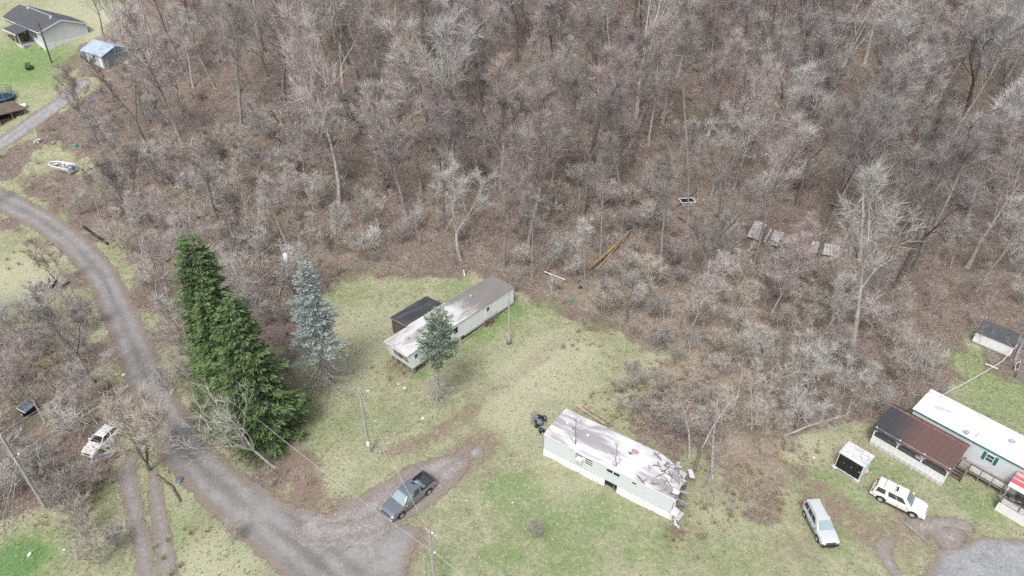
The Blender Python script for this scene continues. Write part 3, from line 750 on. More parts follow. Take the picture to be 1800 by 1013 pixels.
def on_face(a, b, c, d, u0, u1, v0, v1, off):
    """a quad inside the face a-b-c-d (u along a-b, v along a-d), lifted off it"""
    a, b, c, d = map(Vector, (a, b, c, d)); n = (b - a).cross(d - a).normalized()
    P = lambda u, v: (a * (1 - u) + b * u) * (1 - v) + (d * (1 - u) + c * u) * v + n * off
    return [P(u0, v0), P(u1, v0), P(u1, v1), P(u0, v1)]

def vehicle(name, label, cat, center, heading, S):
    o = thing(name, label, cat, center, heading); L, W = S['L'], S['W']; hw = W / 2
    hwf = lambda x: hw * (1 - .20 * sm(L / 2 - .6, L / 2 + .05, abs(x)) ** 1.5) * (1 if x < L / 2 - 1.4 else 1 - .05 * sm(L / 2 - 1.4, L / 2, x))
    body = hull(S['top'], lambda x: float(hwf(x)), S['zb'], [(x, S['r']) for x in S['wx']], S['r'] * 1.22, bed=S.get('bed')).build('body', S['paint'], o, 38)
    if S.get('clad'):
        for s in (-1, 1): c = MB(); c.box(S['wx'][1] + S['r'] * 1.25, S['wx'][0] - S['r'] * 1.25, *sorted((s * hw * .96, s * (hw + .025))), S['zb'] - .02, S['zb'] + S['clad']); c.build('side_cladding', M['suv_cladding'], o, bevel=.02)
    tm, rm = wheel_mesh(S['r'], .25)
    for x in S['wx']:
        for s in (-1, 1):
            w = link('wheel', tm, M['black'], o); w.location = (x, s * (hw - .13), S['r']); r = link('rim', rm, S.get('rim', M['alloy']), w)
    a = MB(); a.box(S['wx'][1] - .5, S['wx'][0] + .5, -hw * .8, hw * .8, S['zb'] + .02, S['zb'] + .3); a.build('underbody', M['black'], o)
    # greenhouse
    xb0, xb1, xr0, xr1, z0, z1, wb, wr = S['cab']
    B = [(xb0, -wb, z0), (xb0, wb, z0), (xb1, wb, z0), (xb1, -wb, z0)]; Rf = [(xr0, -wr, z1), (xr0, wr, z1), (xr1, wr, z1), (xr1, -wr, z1)]
    g = MB()
    if not S.get('open'):
        g.hexa(B, Rf); g.build('cabin', S.get('cabin_paint', S['paint']), o, 38, bevel=.07)
    else:                                                         # stripped: pillars only
        for p, q in zip(B, Rf): g.bar(p, q, .09)
        for s in (-1, 1): g.bar(((xr0 + xr1) / 2, s * (wb + wr) / 2 * .99, z0), ((xr0 + xr1) / 2 - .1, s * wr, z1), .09)
        g.build('pillar', S['paint'], o)
    r = MB(); nx, ny = 8, 6; vs = []
    for i in range(nx + 1):
        for j in range(ny + 1):
            u, v = i / nx, j / ny; x = xr0 + .02 + (xr1 - xr0 - .04) * u; y = -wr + 2 * wr * v
            vs.append((x, y * .97, z1 + .004 + S.get('crown', .05) * (1 - (2 * u - 1) ** 4) * (1 - (2 * v - 1) ** 4)))
    r.add(vs, [(i * (ny + 1) + j, (i + 1) * (ny + 1) + j, (i + 1) * (ny + 1) + j + 1, i * (ny + 1) + j + 1) for i in range(nx) for j in range(ny)])
    e = len(r.v); r.add([(xr0, -wr, z1 - .015), (xr1, -wr, z1 - .015), (xr1, wr, z1 - .015), (xr0, wr, z1 - .015)], [(0, 1, 2, 3)])
    r.build('roof', S.get('roof_paint', S['paint']), o, 60)
    gm = M['auto_glass']
    def pane(nm, q, mat=gm):
        m = MB(); m.sheet(*q, t=.012); return m.build(nm, mat, o)
    if not S.get('open'):
        fr = (B[0], B[1], Rf[1], Rf[0]); pane('windshield', on_face(*fr, .05, .95, .06, .93, .008))
        pane('rear_window', on_face(B[2], B[3], Rf[3], Rf[2], .08, .92, S.get('rwv', .25), .92, .008), M['glass'])
        for s in (-1, 1):
            if s > 0: a_, b_, c_, d_ = B[1], B[2], Rf[2], Rf[1]
            else: a_, b_, c_, d_ = B[0], B[3], Rf[3], Rf[0]
            for (u0, u1, mt) in S['side']:
                q = on_face(a_, b_, c_, d_, u0, u1, .14, .88, .008 * (1 if s > 0 else -1))
                if s < 0: q = [q[1], q[0], q[3], q[2]]
                pane('side_window', q, mt)
    fx = S['top'][0][0]; zt = S['lampz']
    for s in (-1, 1):
        m = MB(); m.lump((fx - .17, s * hw * .70, zt), (.17, .22, .10), 3, 10, 6, .02); m.build('headlight', M['lens'], o, 50)
        m = MB(); rx = S['top'][-1][0]; m.box(rx - .005, rx + .10, s * hw * .70, s * (hw * .905), S['tailz'], S['tailz'] + S.get('tailh', .42)); m.build('tail_light', M['redlens'], o, bevel=.02)
        mx = xb0 - .28; m = MB(); m.lump((mx, s * (hw + .12), z0 + .12), (.08, .13, .09), 2, 8, 5, .03); m.bar((mx, s * wb * .96, z0 + .05), (mx, s * (hw + .05), z0 + .08), .05); m.build('mirror', S.get('mirror', M['black']), o, 50)
        for hx in S['handles']:
            m = MB(); m.box(hx - .11, hx + .11, s * hw * .992, s * (hw + .03), z0 - .17, z0 - .13); m.build('door_handle', S.get('handle', M['chrome']), o)
        for sx in S['seams']:
            m = MB(); m.box(sx - .008, sx + .008, s * hw * .97, s * (hw + .004), S['zb'] + .15, z0 - .06); m.build('door_seam', M['black'], o)
    m = MB(); m.box(fx - .10, fx + .015, -hw * .52, hw * .52, zt - .16, zt + .06); m.build('grille', S.get('grille', M['black']), o, bevel=.02)
    for k_ in range(3):
        m = MB(); m.bar((fx + .02, -hw * .5, zt - .12 + k_ * .07), (fx + .02, hw * .5, zt - .12 + k_ * .07), .02); m.build('grille_bar', M['chrome'], o)
    for nm, x0, x1 in (('front_bumper', fx - .12, fx + .09), ('rear_bumper', S['top'][-1][0] - .10, S['top'][-1][0] + .12)):
        m = MB(); m.box(x0, x1, -hw * .86, hw * .86, S['bump'][0], S['bump'][1]); m.build(nm, S.get(nm, S['paint']), o, 40, bevel=.05)
    hx0 = S['hood'][0]; m = MB()
    for s in (-1, 1): m.bar((hx0, s * hw * .55, S['hood'][2] + .037), (S['hood'][1], s * hw * .42, S['hood'][3] + .037), .02, .012)
    m.build('hood_crease', S.get('crease', S['paint']), o)
    return o

def place(front_c, rear_c, side, half):
    """vehicle centre and heading from the ground under its two near-side wheels"""
    a, b = at(*front_c), at(*rear_c); d = a - b; hd = math.atan2(d[1], d[0]); c = (a + b) / 2
    n = np.array([-math.sin(hd), math.cos(hd)]) * (-side) * half
    p = np.array([c[0] + n[0], c[1] + n[1], 0]); p[2] = H(p[0], p[1]) + .02
    return p, hd

c_, hd = place((703, 914), (757, 867), 1, .93)
d_ = np.array([math.cos(hd), math.sin(hd), 0])
T = vehicle('pickup_truck', 'dark slate crew cab pickup truck with open bed on the muddy driveway', 'truck', c_ - d_ * .02, hd, dict(
    L=5.82, W=2.02, r=.40, wx=(1.80, -1.76), zb=.42, top=[(2.86, .92), (2.80, 1.02), (2.5, 1.10), (1.25, 1.20), (1.0, 1.22), (-1.1, 1.22), (-2.86, 1.26), (-2.9, 1.18)],
    bed=(-1.06, -2.78, .72), paint=M['pickup'], cab=(1.42, -1.02, .62, -.99, 1.20, 1.86, .93, .70), side=[(.16, .47, gm_) for gm_ in (M['auto_glass'],)] + [(.52, .86, M['glass'])], crown=.05,
    roof_paint=M['pickup'], lampz=.93, tailz=.72, bump=(.42, .66), handles=(.12, -.72), seams=(1.1, .22, -.72), hood=(2.6, 1.5, 1.08, 1.19), mirror=M['pickup'], rwv=.2, grille=M['black'], rear_bumper=M['chrome']))
m = MB(); m.box(-2.76, -1.08, -.80, .80, .722, .745)
for y in (-.8, .79): m.box(-2.76, -1.08, y, y + .012, .745, 1.2)
m.box(-2.77, -2.74, -.79, .79, .745, 1.2); m.box(-1.09, -1.07, -.79, .79, .745, 1.2)
bl = m.build('bed_liner', M['bedliner'], T)
for k in range(9):
    m = MB(); y = -.68 + k * .17; m.box(-2.7, -1.12, y - .025, y + .025, .745, .757); m.build('bed_rib', M['bedliner'], bl)
for s in (-1, 1):
    m = MB(); m.box(-2.84, -1.06, s * .84 - .055, s * .84 + .055, 1.245, 1.275); m.build('bed_rail', M['black'], T, bevel=.01)
m = MB(); m.bar((-1.4, .1, .77), (-2.3, .62, .78), .03); m.build('green_strap', M['teal'], bl)
m = MB(); m.lump((-1.55, .55, .80), (.17, .09, .06), 5); m.build('red_tool', M['red'], bl)
m = MB(); m.tube([(-.62, -.12, 1.9), (-.70, -.12, 2.02)], .02, 6); m.build('antenna', M['black'], T)
m = MB(); m.box(-.80, -.68, -.2, .2, 1.895, 1.925); m.build('brake_lamp', M['black'], T)

c_, hd = place((1603, 911), (1543, 881), -1, .86)
SUVTOP = [(2.36, .80), (2.30, .92), (2.0, .99), (1.05, 1.07), (.8, 1.09), (-1.6, 1.10), (-2.3, 1.12), (-2.38, 1.0)]
T = vehicle('white_suv', 'cream white sport utility car with sunroof parked beside the brown roofed shed', 'car', c_, hd, dict(
    L=4.78, W=1.86, r=.37, wx=(1.45, -1.42), zb=.36, top=SUVTOP, paint=M['suv_white'], cab=(1.15, -2.30, .42, -2.12, 1.07, 1.72, .86, .68), side=[(.12, .355, M['glass']), (.37, .60, M['glass']), (.69, .95, M['glass'])],
    lampz=.80, tailz=.84, tailh=.34, bump=(.36, .60), handles=(.25, -.75), seams=(.95, .02, -.95), hood=(2.1, 1.15, .98, 1.06), mirror=M['suv_white'], rwv=.18, handle=M['suv_white']))
m = MB(); m.box(-.35, .20, -.36, .36, 1.755, 1.785); g = m.build('sunroof', M['lens'], T, bevel=.01)
m = MB(); m.box(-.55, -.38, -.34, .34, 1.765, 1.782); m.build('sunroof_gap', M['black'], T)
for s in (-1, 1):
    m = MB(); m.tube([(-.1, s * .60, 1.75), (-.2, s * .60, 1.80), (-1.8, s * .60, 1.80), (-1.95, s * .60, 1.75)], .022, 6); m.build('roof_rail', M['galv'], T)
    m = MB(); m.box(-.98, 1.0, s * .90 - .05, s * .90 + .09, .33, .38); m.build('running_board', M['black'], T, bevel=.01)
for x in (-.62, -1.55):
    m = MB(); m.bar((x, -.6, 1.815), (x, .6, 1.815), .05, .03); m.build('roof_crossbar', M['suv_cladding'], T)

c_, hd = place((1436, 955), (1411, 905), -1, .84)
T = vehicle('silver_suv', 'silver grey small sport utility car with broken front bumper on the grass', 'car', c_, hd, dict(
    L=4.5, W=1.80, r=.34, wx=(1.34, -1.30), zb=.34, top=[(2.20, .74), (2.12, .86), (1.7, .95), (.95, 1.03), (.8, 1.05), (-1.6, 1.06), (-2.15, 1.06), (-2.25, .95)], paint=M['suv_silver'], clad=.26,
    cab=(1.05, -2.20, .22, -2.0, 1.03, 1.62, .83, .64), side=[(.16, .38, M['glass']), (.41, .64, M['glass']), (.68, .92, M['glass'])], lampz=.76, tailz=.82, tailh=.40, bump=(.34, .58), handles=(.1, -.8), seams=(.85, -.05, -.95), hood=(1.9, 1.05, .92, 1.02),
    front_bumper=M['black'], rear_bumper=M['suv_cladding'], mirror=M['suv_cladding'], rwv=.2, handle=M['suv_silver']))
for s in (-1, 1):
    m = MB(); m.tube([(-.1, s * .58, 1.65), (-.25, s * .58, 1.69), (-1.6, s * .58, 1.69), (-1.75, s * .58, 1.65)], .02, 6); m.build('roof_rail', M['suv_cladding'], T)
m = MB(); m.lump((2.2, .2, .42), (.18, .5, .14), 8, 10, 6, .25); m.build('torn_bumper_core', M['black'], T)

a, b = at(158, 806), at(214, 752); dd = a - b; hd = math.atan2(dd[1], dd[0]); mid = (a + b) / 2; mid[:2] += .1 * np.array([math.sin(hd), -math.cos(hd)]); mid[2] = H(mid[0], mid[1])
T = vehicle('abandoned_car', 'abandoned white car strewn with leaves under the bare tree beside the road', 'car', mid, hd, dict(
    L=4.6, W=1.76, r=.30, wx=(1.38, -1.32), zb=.26, top=[(2.28, .62), (2.2, .74), (1.8, .82), (.95, .92), (.8, .90), (-1.35, .92), (-2.2, .86), (-2.28, .74)], paint=M['wreck'], open=True,
    cab=(1.02, -1.72, .35, -1.15, .90, 1.38, .80, .62), side=[], lampz=.64, tailz=.62, tailh=.16, bump=(.28, .5), handles=(.1, -.75), seams=(.8, -.05, -.95), hood=(1.9, 1.05, .80, .90), roof_paint=M['wreck'], rim=M['galv'], mirror=M['wreck'], handle=M['wreck'], crown=.06))
m = MB(); m.box(-1.6, .9, -.72, .72, .84, .955); m.build('cabin_well', M['dark'], T)
m = MB(); m.hexa([(.85, .9, .32), (-.2, 1.22, .32), (-.2, 1.27, .32), (.85, .95, .32)], [(.85, .86, .95), (-.2, 1.18, .95), (-.2, 1.23, .95), (.85, .91, .95)]); m.build('open_door', M['wreck'], T, bevel=.02)

# ---------------------------------------------------------------- buildings
def slab_grid(m, P, n=(12, 4), sag=None, t=.06):
    """roof sheet between four corners, optionally sagging, with thickness"""
    a, b, c, d = [np.array(p, float) for p in P]; nu, nv = n; vs = []
    for lay in (0, 1):
        for i in range(nu + 1):
            for j in range(nv + 1):
                u, v = i / nu, j / nv; p = (a * (1 - u) + b * u) * (1 - v) + (d * (1 - u) + c * u) * v
                p = p + np.array([0, 0, (sag(u, v) if sag else 0) + (t if lay else 0)]); vs.append(tuple(p))
    N = (nu + 1) * (nv + 1); I = lambda i, j, l: l * N + i * (nv + 1) + j; fs = []
    for i in range(nu):
        for j in range(nv):
            fs.append((I(i, j, 1), I(i + 1, j, 1), I(i + 1, j + 1, 1), I(i, j + 1, 1))); fs.append((I(i, j, 0), I(i, j + 1, 0), I(i + 1, j + 1, 0), I(i + 1, j, 0)))
    for i in range(nu):
        for j in (0, nv): fs.append((I(i, j, 0), I(i + 1, j, 0), I(i + 1, j, 1), I(i, j, 1)))
    for j in range(nv):
        for i in (0, nu): fs.append((I(i, j, 0), I(i, j + 1, 0), I(i, j + 1, 1), I(i, j, 1)))
    return m.add(vs, fs)

def window(parent, face, cx, cz, w, h, frame=None, bars=0, mat=None, d=.05, off=0.0):
    """framed window on a wall plane; face = ('x'|'y', position, outward sign)"""
    ax, pos, s = face; fm = frame or M['white']
    def bx(m, u0, u1, z0, z1, o0, o1):
        lo, hi = sorted((pos + s * o0, pos + s * o1))
        return m.box(lo, hi, u0, u1, z0, z1) if ax == 'x' else m.box(u0, u1, lo, hi, z0, z1)
    m = MB(); t = .07
    bx(m, cx - w / 2 - t, cx + w / 2 + t, cz + h / 2, cz + h / 2 + t, 0.003, d); bx(m, cx - w / 2 - t, cx + w / 2 + t, cz - h / 2 - t, cz - h / 2, .003, d)
    bx(m, cx - w / 2 - t, cx - w / 2, cz - h / 2, cz + h / 2, .003, d); bx(m, cx + w / 2, cx + w / 2 + t, cz - h / 2, cz + h / 2, .003, d)
    for k in range(bars):
        zz = cz - h / 2 + h * (k + 1) / (bars + 1); bx(m, cx - w / 2, cx + w / 2, zz - .02, zz + .02, .012, d)
    f = m.build('window', fm, parent); p = MB(); bx(p, cx - w / 2, cx + w / 2, cz - h / 2, cz + h / 2, .004, .016); p.build('pane', mat or M['pane'], f)
    return f

def door(parent, face, cx, z0, w, h, mat, win=True):
    ax, pos, s = face
    def bx(m, u0, u1, za, zb, o0, o1):
        lo, hi = sorted((pos + s * o0, pos + s * o1))
        return m.box(lo, hi, u0, u1, za, zb) if ax == 'x' else m.box(u0, u1, lo, hi, za, zb)
    m = MB(); bx(m, cx - w / 2, cx + w / 2, z0, z0 + h, .003, .04); o = m.build('door', mat, parent, bevel=.008)
    if win: m = MB(); bx(m, cx - w * .28, cx + w * .28, z0 + h * .6, z0 + h * .9, .042, .05); m.build('pane', M['pane'], o)
    m = MB(); bx(m, cx + w * .36, cx + w * .42, z0 + h * .46, z0 + h * .5, .042, .09); m.build('handle', M['galv'], o)
    m = MB(); bx(m, cx - w / 2 - .05, cx - w / 2, z0, z0 + h + .05, .003, .05); bx(m, cx + w / 2, cx + w / 2 + .05, z0, z0 + h + .05, .003, .05); bx(m, cx - w / 2, cx + w / 2, z0 + h, z0 + h + .05, .003, .05); m.build('door_frame', M['offwhite'], o)
    return o

def siding(parent, name, mat, along, pos, s, x0, x1, z0, z1, pitch=.4, vertical=True, d=.10):
    """wall made of single panels with recessed joints; the first panel is the wall itself"""
    n = max(1, int(round((x1 - x0) / pitch))); w = (x1 - x0) / n
    back = MB(); lo, hi = sorted((pos - s * d, pos - s * .012))
    (back.box(x0, x1, lo, hi, z0, z1) if along == 'x' else back.box(lo, hi, x0, x1, z0, z1)); bk = back.build(name, mat, parent)
    p = MB(); lo, hi = sorted((-.012 * s, 0))
    (p.box(.008, w - .008, lo, hi, z0 + .002, z1 - .002) if along == 'x' else p.box(lo, hi, .008, w - .008, z0 + .002, z1 - .002)); me = p.mesh('panel')
    for i in range(n):
        o = link('panel', me, mat, bk); o.location = (x0 + i * w, pos, 0) if along == 'x' else (pos, x0 + i * w, 0)
    return bk

def vent(parent, x, y, z, r=.22, h=.25, mat=None):
    m = MB(); m.tube([(x, y, z - .02), (x, y, z + h * .7), (x, y, z + h)], [r * .7, r * .7, r * .3], 10); m.tube([(x, y, z + h * .75), (x, y, z + h * .9)], [r, r], 10)
    return m.build('roof_vent', mat or M['galv'], parent, 50)

# --- mobile home with the lean-to, by the wood
ZR = 3.62; A = atz(717, 625, ZR); Bp = atz(903, 505, ZR); rz, L1 = frame_from(A, Bp); W1 = 4.05
g0 = float(H(A[0], A[1])); MH = thing('mobile_home', 'long white mobile home with grey stained roof and black lean-to beside the wood', 'mobile home', (A[0], A[1], g0), rz)
zr = ZR - g0; zf = zr - 2.33
cr = lambda u, v: .10 * (1 - (2 * v - 1) ** 2)
m = MB(); slab_grid(m, [(-.12, -.06, zr - .05), (L1 + .06, -.06, zr - .05), (L1 + .06, W1 + .06, zr - .05), (-.12, W1 + .06, zr - .05)], (30, 8), cr, .06); m.build('roof', M['roof_grey'], MH, 60)
for (y, ln) in ((-.075, 1), (W1 + .055, 1)):
    m = MB(); m.box(-.13, L1 + .07, y, y + .02, zr - .16, zr - .035); m.build('drip_edge', M['galv'], MH)
m = MB(); m.box(-.15, -.125, -.06, W1 + .06, zr - .20, zr + .01); m.build('drip_edge', M['offwhite'], MH)
siding(MH, 'side_wall', M['cream_wall'], 'x', 0, -1, .45, L1, zf, zr - .06, .405)
siding(MH, 'back_wall', M['cream_wall'], 'x', W1, 1, .45, L1, zf, zr - .06, .405)
siding(MH, 'far_wall', M['cream_wall'], 'y', L1, 1, .1, W1 - .1, zf, zr - .06, .405)
m = MB(); m.hexa([(.42, 0.002, zf), (.42, W1 - .002, zf), (.52, W1 - .002, zf), (.52, .002, zf)], [(-.05, .002, zr - .06), (-.05, W1 - .002, zr - .06), (.45, W1 - .002, zr - .06), (.45, .002, zr - .06)]); nose = m.build('front_wall', M['cream_wall'], MH)
def nose_quad(y0, y1, v0, v1, off, t, nm, mat, par):
    f = lambda y, v, o: (.42 - .47 * v - o, y, zf + (zr - .06 - zf) * v)
    m = MB(); m.hexa([f(y0, v0, off), f(y1, v0, off), f(y1, v1, off), f(y0, v1, off)], [f(y0, v0, off + t), f(y1, v0, off + t), f(y1, v1, off + t), f(y0, v1, off + t)]); return m.build(nm, mat, par)
for (y0, y1) in ((.22, .98), (1.12, 2.02), (2.16, 2.7)):
    w_ = nose_quad(y0 - .07, y1 + .07, .36, .80, .004, .025, 'window', M['offwhite'], nose); nose_quad(y0, y1, .40, .77, .030, .012, 'pane', M['pane'], w_)
    if y0 < .3: nose_quad(y0, y1, .565, .60, .043, .015, 'sash_bar', M['white'], w_)
nose_quad(3.45, 3.62, .78, .88, .004, .05, 'vent_hole', M['dark'], nose)
door(MH, ('y', 0, -1), 1.15, zf + .05, .82, 1.98, M['cream_wall']); door(MH, ('y', 0, -1), 13.35, zf + .05, .85, 1.98, M['offwhite'])
for (x, w, h) in ((7.6, .75, .95), (5.9, 1.1, .8), (3.6, .9, .8)): window(MH, ('y', 0, -1), x, zf + 1.45, w, h, M['offwhite'], 0, M['dark'])
m = MB(); m.box(9.0, L1, -.03, .01, zf - .30, zf - .004); m.build('skirt_rail', M['galv'], MH)
m = MB(); m.box(.5, 9.0, -.02, .01, zf - .14, zf - .004); m.build('skirt_rail', M['board_grey'], MH)
for y in (.9, W1 - .9):
    m = MB(); m.box(.6, L1 - .2, y - .06, y + .06, zf - .28, zf - .02); m.build('chassis_beam', M['rust_ridge'], MH)
m = MB(); m.box(.45, L1 - .01, .02, W1 - .02, zf - .02, zf + .04); m.build('floor_deck', M['board_brown'], MH)
ca, sa = math.cos(rz), math.sin(rz)
def gl(x, y): return float(H(A[0] + ca * x - sa * y, A[1] + sa * x + ca * y)) - g0
for x in (.7, 3.2, 5.7, 8.3, 11., 13.6, 16.2, 18.0):
    for y in (.25, .9, W1 - .9):
        if y == .25 and x > 9: continue
        z = gl(x, y); m = MB(); m.box(x - .2, x + .2, y - .2, y + .2, z - .1, zf - .28 if y > .3 else zf - .02); m.build('pier', M['block'] if x > 1 else M['board_grey'], MH)
for y in (.2, 1.1, 2.0, 2.9, 3.8):
    z = gl(.55, y); m = MB(); m.bar((.55, y, z - .1), (.55, y, zf - .02), .12); m.build('pier_post', M['board_grey'], MH)
for (x, y) in ((1.9, 2.2), (10.6, 1.9), (12.9, 2.6)): vent(MH, x, y, zr + .08, .24, .3)
m = MB(); m.box(2.1, 2.75, 1.75, 1.95, zr + .06, zr + .13); m.build('vent_cap', M['galv'], MH)
# lean-to
q = [atz(*p, 3.15) for p in ((688, 557), (748, 519), (773, 531), (712, 571))]
loc = [(ca * (p[0] - A[0]) + sa * (p[1] - A[1]), -sa * (p[0] - A[0]) + ca * (p[1] - A[1])) for p in q]
lx0, lx1 = (loc[0][0] + loc[3][0]) / 2, (loc[1][0] + loc[2][0]) / 2; ly1 = max(loc[0][1], loc[1][1])
zl0, zl1 = zr - .35, zr - .75
m = MB(); slab_grid(m, [(lx0, W1 + .28, zl0), (lx1, W1 + .28, zl0), (lx1, ly1, zl1), (lx0, ly1, zl1)], (10, 5), None, .07); m.build('lean_to_roof', M['tar'], MH)
m = MB(); m.sheet((lx0 - .1, W1 + .03, zr - .12), (lx1 + .1, W1 + .03, zr - .12), (lx1 + .1, W1 + .46, zl0 + .09), (lx0 - .1, W1 + .46, zl0 + .09), .02); m.build('flashing', M['white'], MH)
for (a_, b_) in (((lx0 - .05, W1 + .3, zl0 - .09), (lx0 - .05, ly1 + .04, zl1 - .09)), ((lx0 - .09, ly1 + .05, zl1 - .09), (lx1 + .05, ly1 + .05, zl1 - .09))):
    m = MB(); m.bar(a_, b_, .05, .16); m.build('fascia_board', M['board_grey'], MH)
for x in np.linspace(lx0 + .1, lx1 - .1, 4):
    z = gl(x, ly1 - .15); m = MB(); m.bar((x, ly1 - .15, z - .1), (x, ly1 - .15, zl1), .1); m.build('lean_to_post', M['board_brown'], MH)
nb = int((ly1 - W1 - .3) / .24)
for i in range(nb):
    y = W1 + .3 + i * .24; z = gl(lx0 + .1, y); m = MB(); m.box(lx0 + .1, lx0 + .13, y + .01, y + .22, z - .1, zl1 + (zl0 - zl1) * (1 - i / nb) - .12); m.build('wall_board', M['board_brown'], MH)

# --- ruined mobile home in the lawn
ZR = 2.95; A = atz(957, 763, ZR); Bp = atz(1190, 880, ZR); rz, L2 = frame_from(A, Bp); W2 = 4.2
Cb = atz(991, 717, ZR); W2 = float(np.hypot(*(Cb - A)[:2]))
g0 = float(H(A[0], A[1])); RH = thing('ruined_mobile_home', 'pale mobile home with purple stained white roof and collapsed end in the lawn', 'mobile home', (A[0], A[1], g0), rz)
zr = ZR - g0; zf = .85; XB = L2 * .82
ws = M['aqua_wall']
m = MB(); slab_grid(m, [(-.06, -.05, zr - .05), (L2 - .15, -.05, zr - .05), (L2 - .7, W2 + .05, zr - .05), (-.06, W2 + .05, zr - .05)], (44, 12), lambda u, v: .09 * (1 - (2 * v - 1) ** 2) - 1.0 * float(sm(.76, 1.0, u)) * v ** .8 - .08 * float(sm(.7, .95, u)) * math.sin(23 * u + 5 * v) * v, .05); m.build('roof', M['roof_white'], RH, 40)
m = MB(); m.box(-.07, L2 - .1, -.075, -.055, zr - .14, zr + .0); m.build('drip_edge', M['offwhite'], RH)
siding(RH, 'side_wall', ws, 'x', 0, -1, 0, L2 - .05, zf, zr - .07, 1.62)
siding(RH, 'end_wall', ws, 'y', 0, -1, .02, W2, zf, zr - .07, 1.2)
siding(RH, 'back_wall', ws, 'x', W2, 1, 0, XB - .8, zf, zr - .07, 1.5)
rg = np.random.default_rng(21); x = .0; ca, sa = math.cos(rz), math.sin(rz)
while x < L2 - .2:                                                # loose skirting sheets of uneven depth
    w = rg.uniform(1.0, 1.7); x1 = min(x + w, L2 - .06); gap = abs(x - L2 * .49) < .9
    zb_ = rg.uniform(-.05, .12); m = MB()
    if not gap: m.hexa([(x + .01, -.10 - rg.uniform(0, .08), zb_ - .1), (x1 - .01, -.10 - rg.uniform(0, .08), zb_ - .1 + rg.uniform(-.05, .08)), (x1 - .01, -.02, zb_ - .1), (x + .01, -.02, zb_ - .1)], [(x + .01, -.035, zf - .01), (x1 - .01, -.035, zf - .01), (x1 - .01, -.012, zf - .01), (x + .01, -.012, zf - .01)]); m.build('skirting', M['white'], RH)
    x = x1
m = MB(); m.box(.1, L2 - .6, .15, W2 - .1, .05, zf - .02); m.build('underfloor', M['dark'], RH)
for (x, w, h, mt) in ((4.15, .85, .85, M['offwhite']), (5.25, .85, .85, M['offwhite']), (7.55, .62, .42, M['dark']), (8.3, .62, .42, M['dark']), (10.15, .42, .26, M['dark'])):
    f = window(RH, ('y', 0, -1), x, zf + 1.32 if h > .5 else zf + 1.55, w, h, M['offwhite'] if h > .5 else M['aqua_wall'], 2 if h > .5 else 0, M['pane'] if h > .5 else mt, .06)
m = MB(); m.box(3.95, 4.6, -.50, -.02, zf + .95, zf + 1.38); ac = m.build('air_conditioner', M['white'], RH, bevel=.02)
for k in range(4): m = MB(); m.box(3.99, 4.56, -.512, -.50, zf + 1.0 + k * .09, zf + 1.05 + k * .09); m.build('grille_slat', M['galv'], ac)
for (x, y) in ((1.2, 2.5), (2.1, .6), (9.2, 2.9), (3.8, 2.2)): vent(RH, x, y, zr + .05, .14, .16, M['offwhite'])
m = MB(); m.lump((8.7, 3.0, zr + .09), (.42, .28, .09), 4, 9, 5, .25); m.build('faded_red_rag', M['rag'], RH)
m = MB(); m.lump((8.4, 2.6, zr + .07), (.3, .2, .05), 5, 9, 5, .3); m.build('dark_rag', M['tarp'], RH)
m = MB(); m.box(XB - .5, L2 - .3, .1, W2 - .5, zf - .02, zf + .06); m.build('floor_deck', M['board_brown'], RH)
for k in range(11):                                               # torn sheets and broken boards at the fallen end
    x = XB + rg.uniform(.2, 2.6); y = rg.uniform(.3, W2 + .4); z = zr - .1 - 1.0 * float(sm(.76, 1., x / L2)) * min(1, y / W2) ** .8 + rg.uniform(-.1, .25); a_ = rg.uniform(0, 6.28); s1, s2 = rg.uniform(.25, .6), rg.uniform(.15, .4)
    u = np.array([math.cos(a_), math.sin(a_), rg.uniform(-.4, .4)]) * s1; v = np.array([-math.sin(a_), math.cos(a_), rg.uniform(-.7, .7)]) * s2; p = np.array([x, y, z])
    m = MB(); m.sheet(p - u - v, p + u - v, p + u + v * .9, p - u + v, .02); m.build('torn_sheet', [M['galv'], M['roof_white'], M['board_grey'], M['galv'], M['block']][k % 5], RH)
for k in range(50):
    x = XB + rg.uniform(-1.2, 2.7); y = rg.uniform(.1, W2 + .3); z = zr + .02 - 1.0 * float(sm(.76, 1., x / L2)) * min(1, y / W2) ** .8 + rg.uniform(0, .2); a_ = rg.uniform(0, 6.28); l = rg.uniform(.3, 1.2)
    m = MB(); m.bar((x - math.cos(a_) * l / 2, y - math.sin(a_) * l / 2, z), (x + math.cos(a_) * l / 2, y + math.sin(a_) * l / 2, z + rg.uniform(-.2, .2)), rg.uniform(.03, .09)); m.build('broken_board', [M['board_brown'], M['rot'], M['board_grey'], M['board_brown']][k % 4], RH)
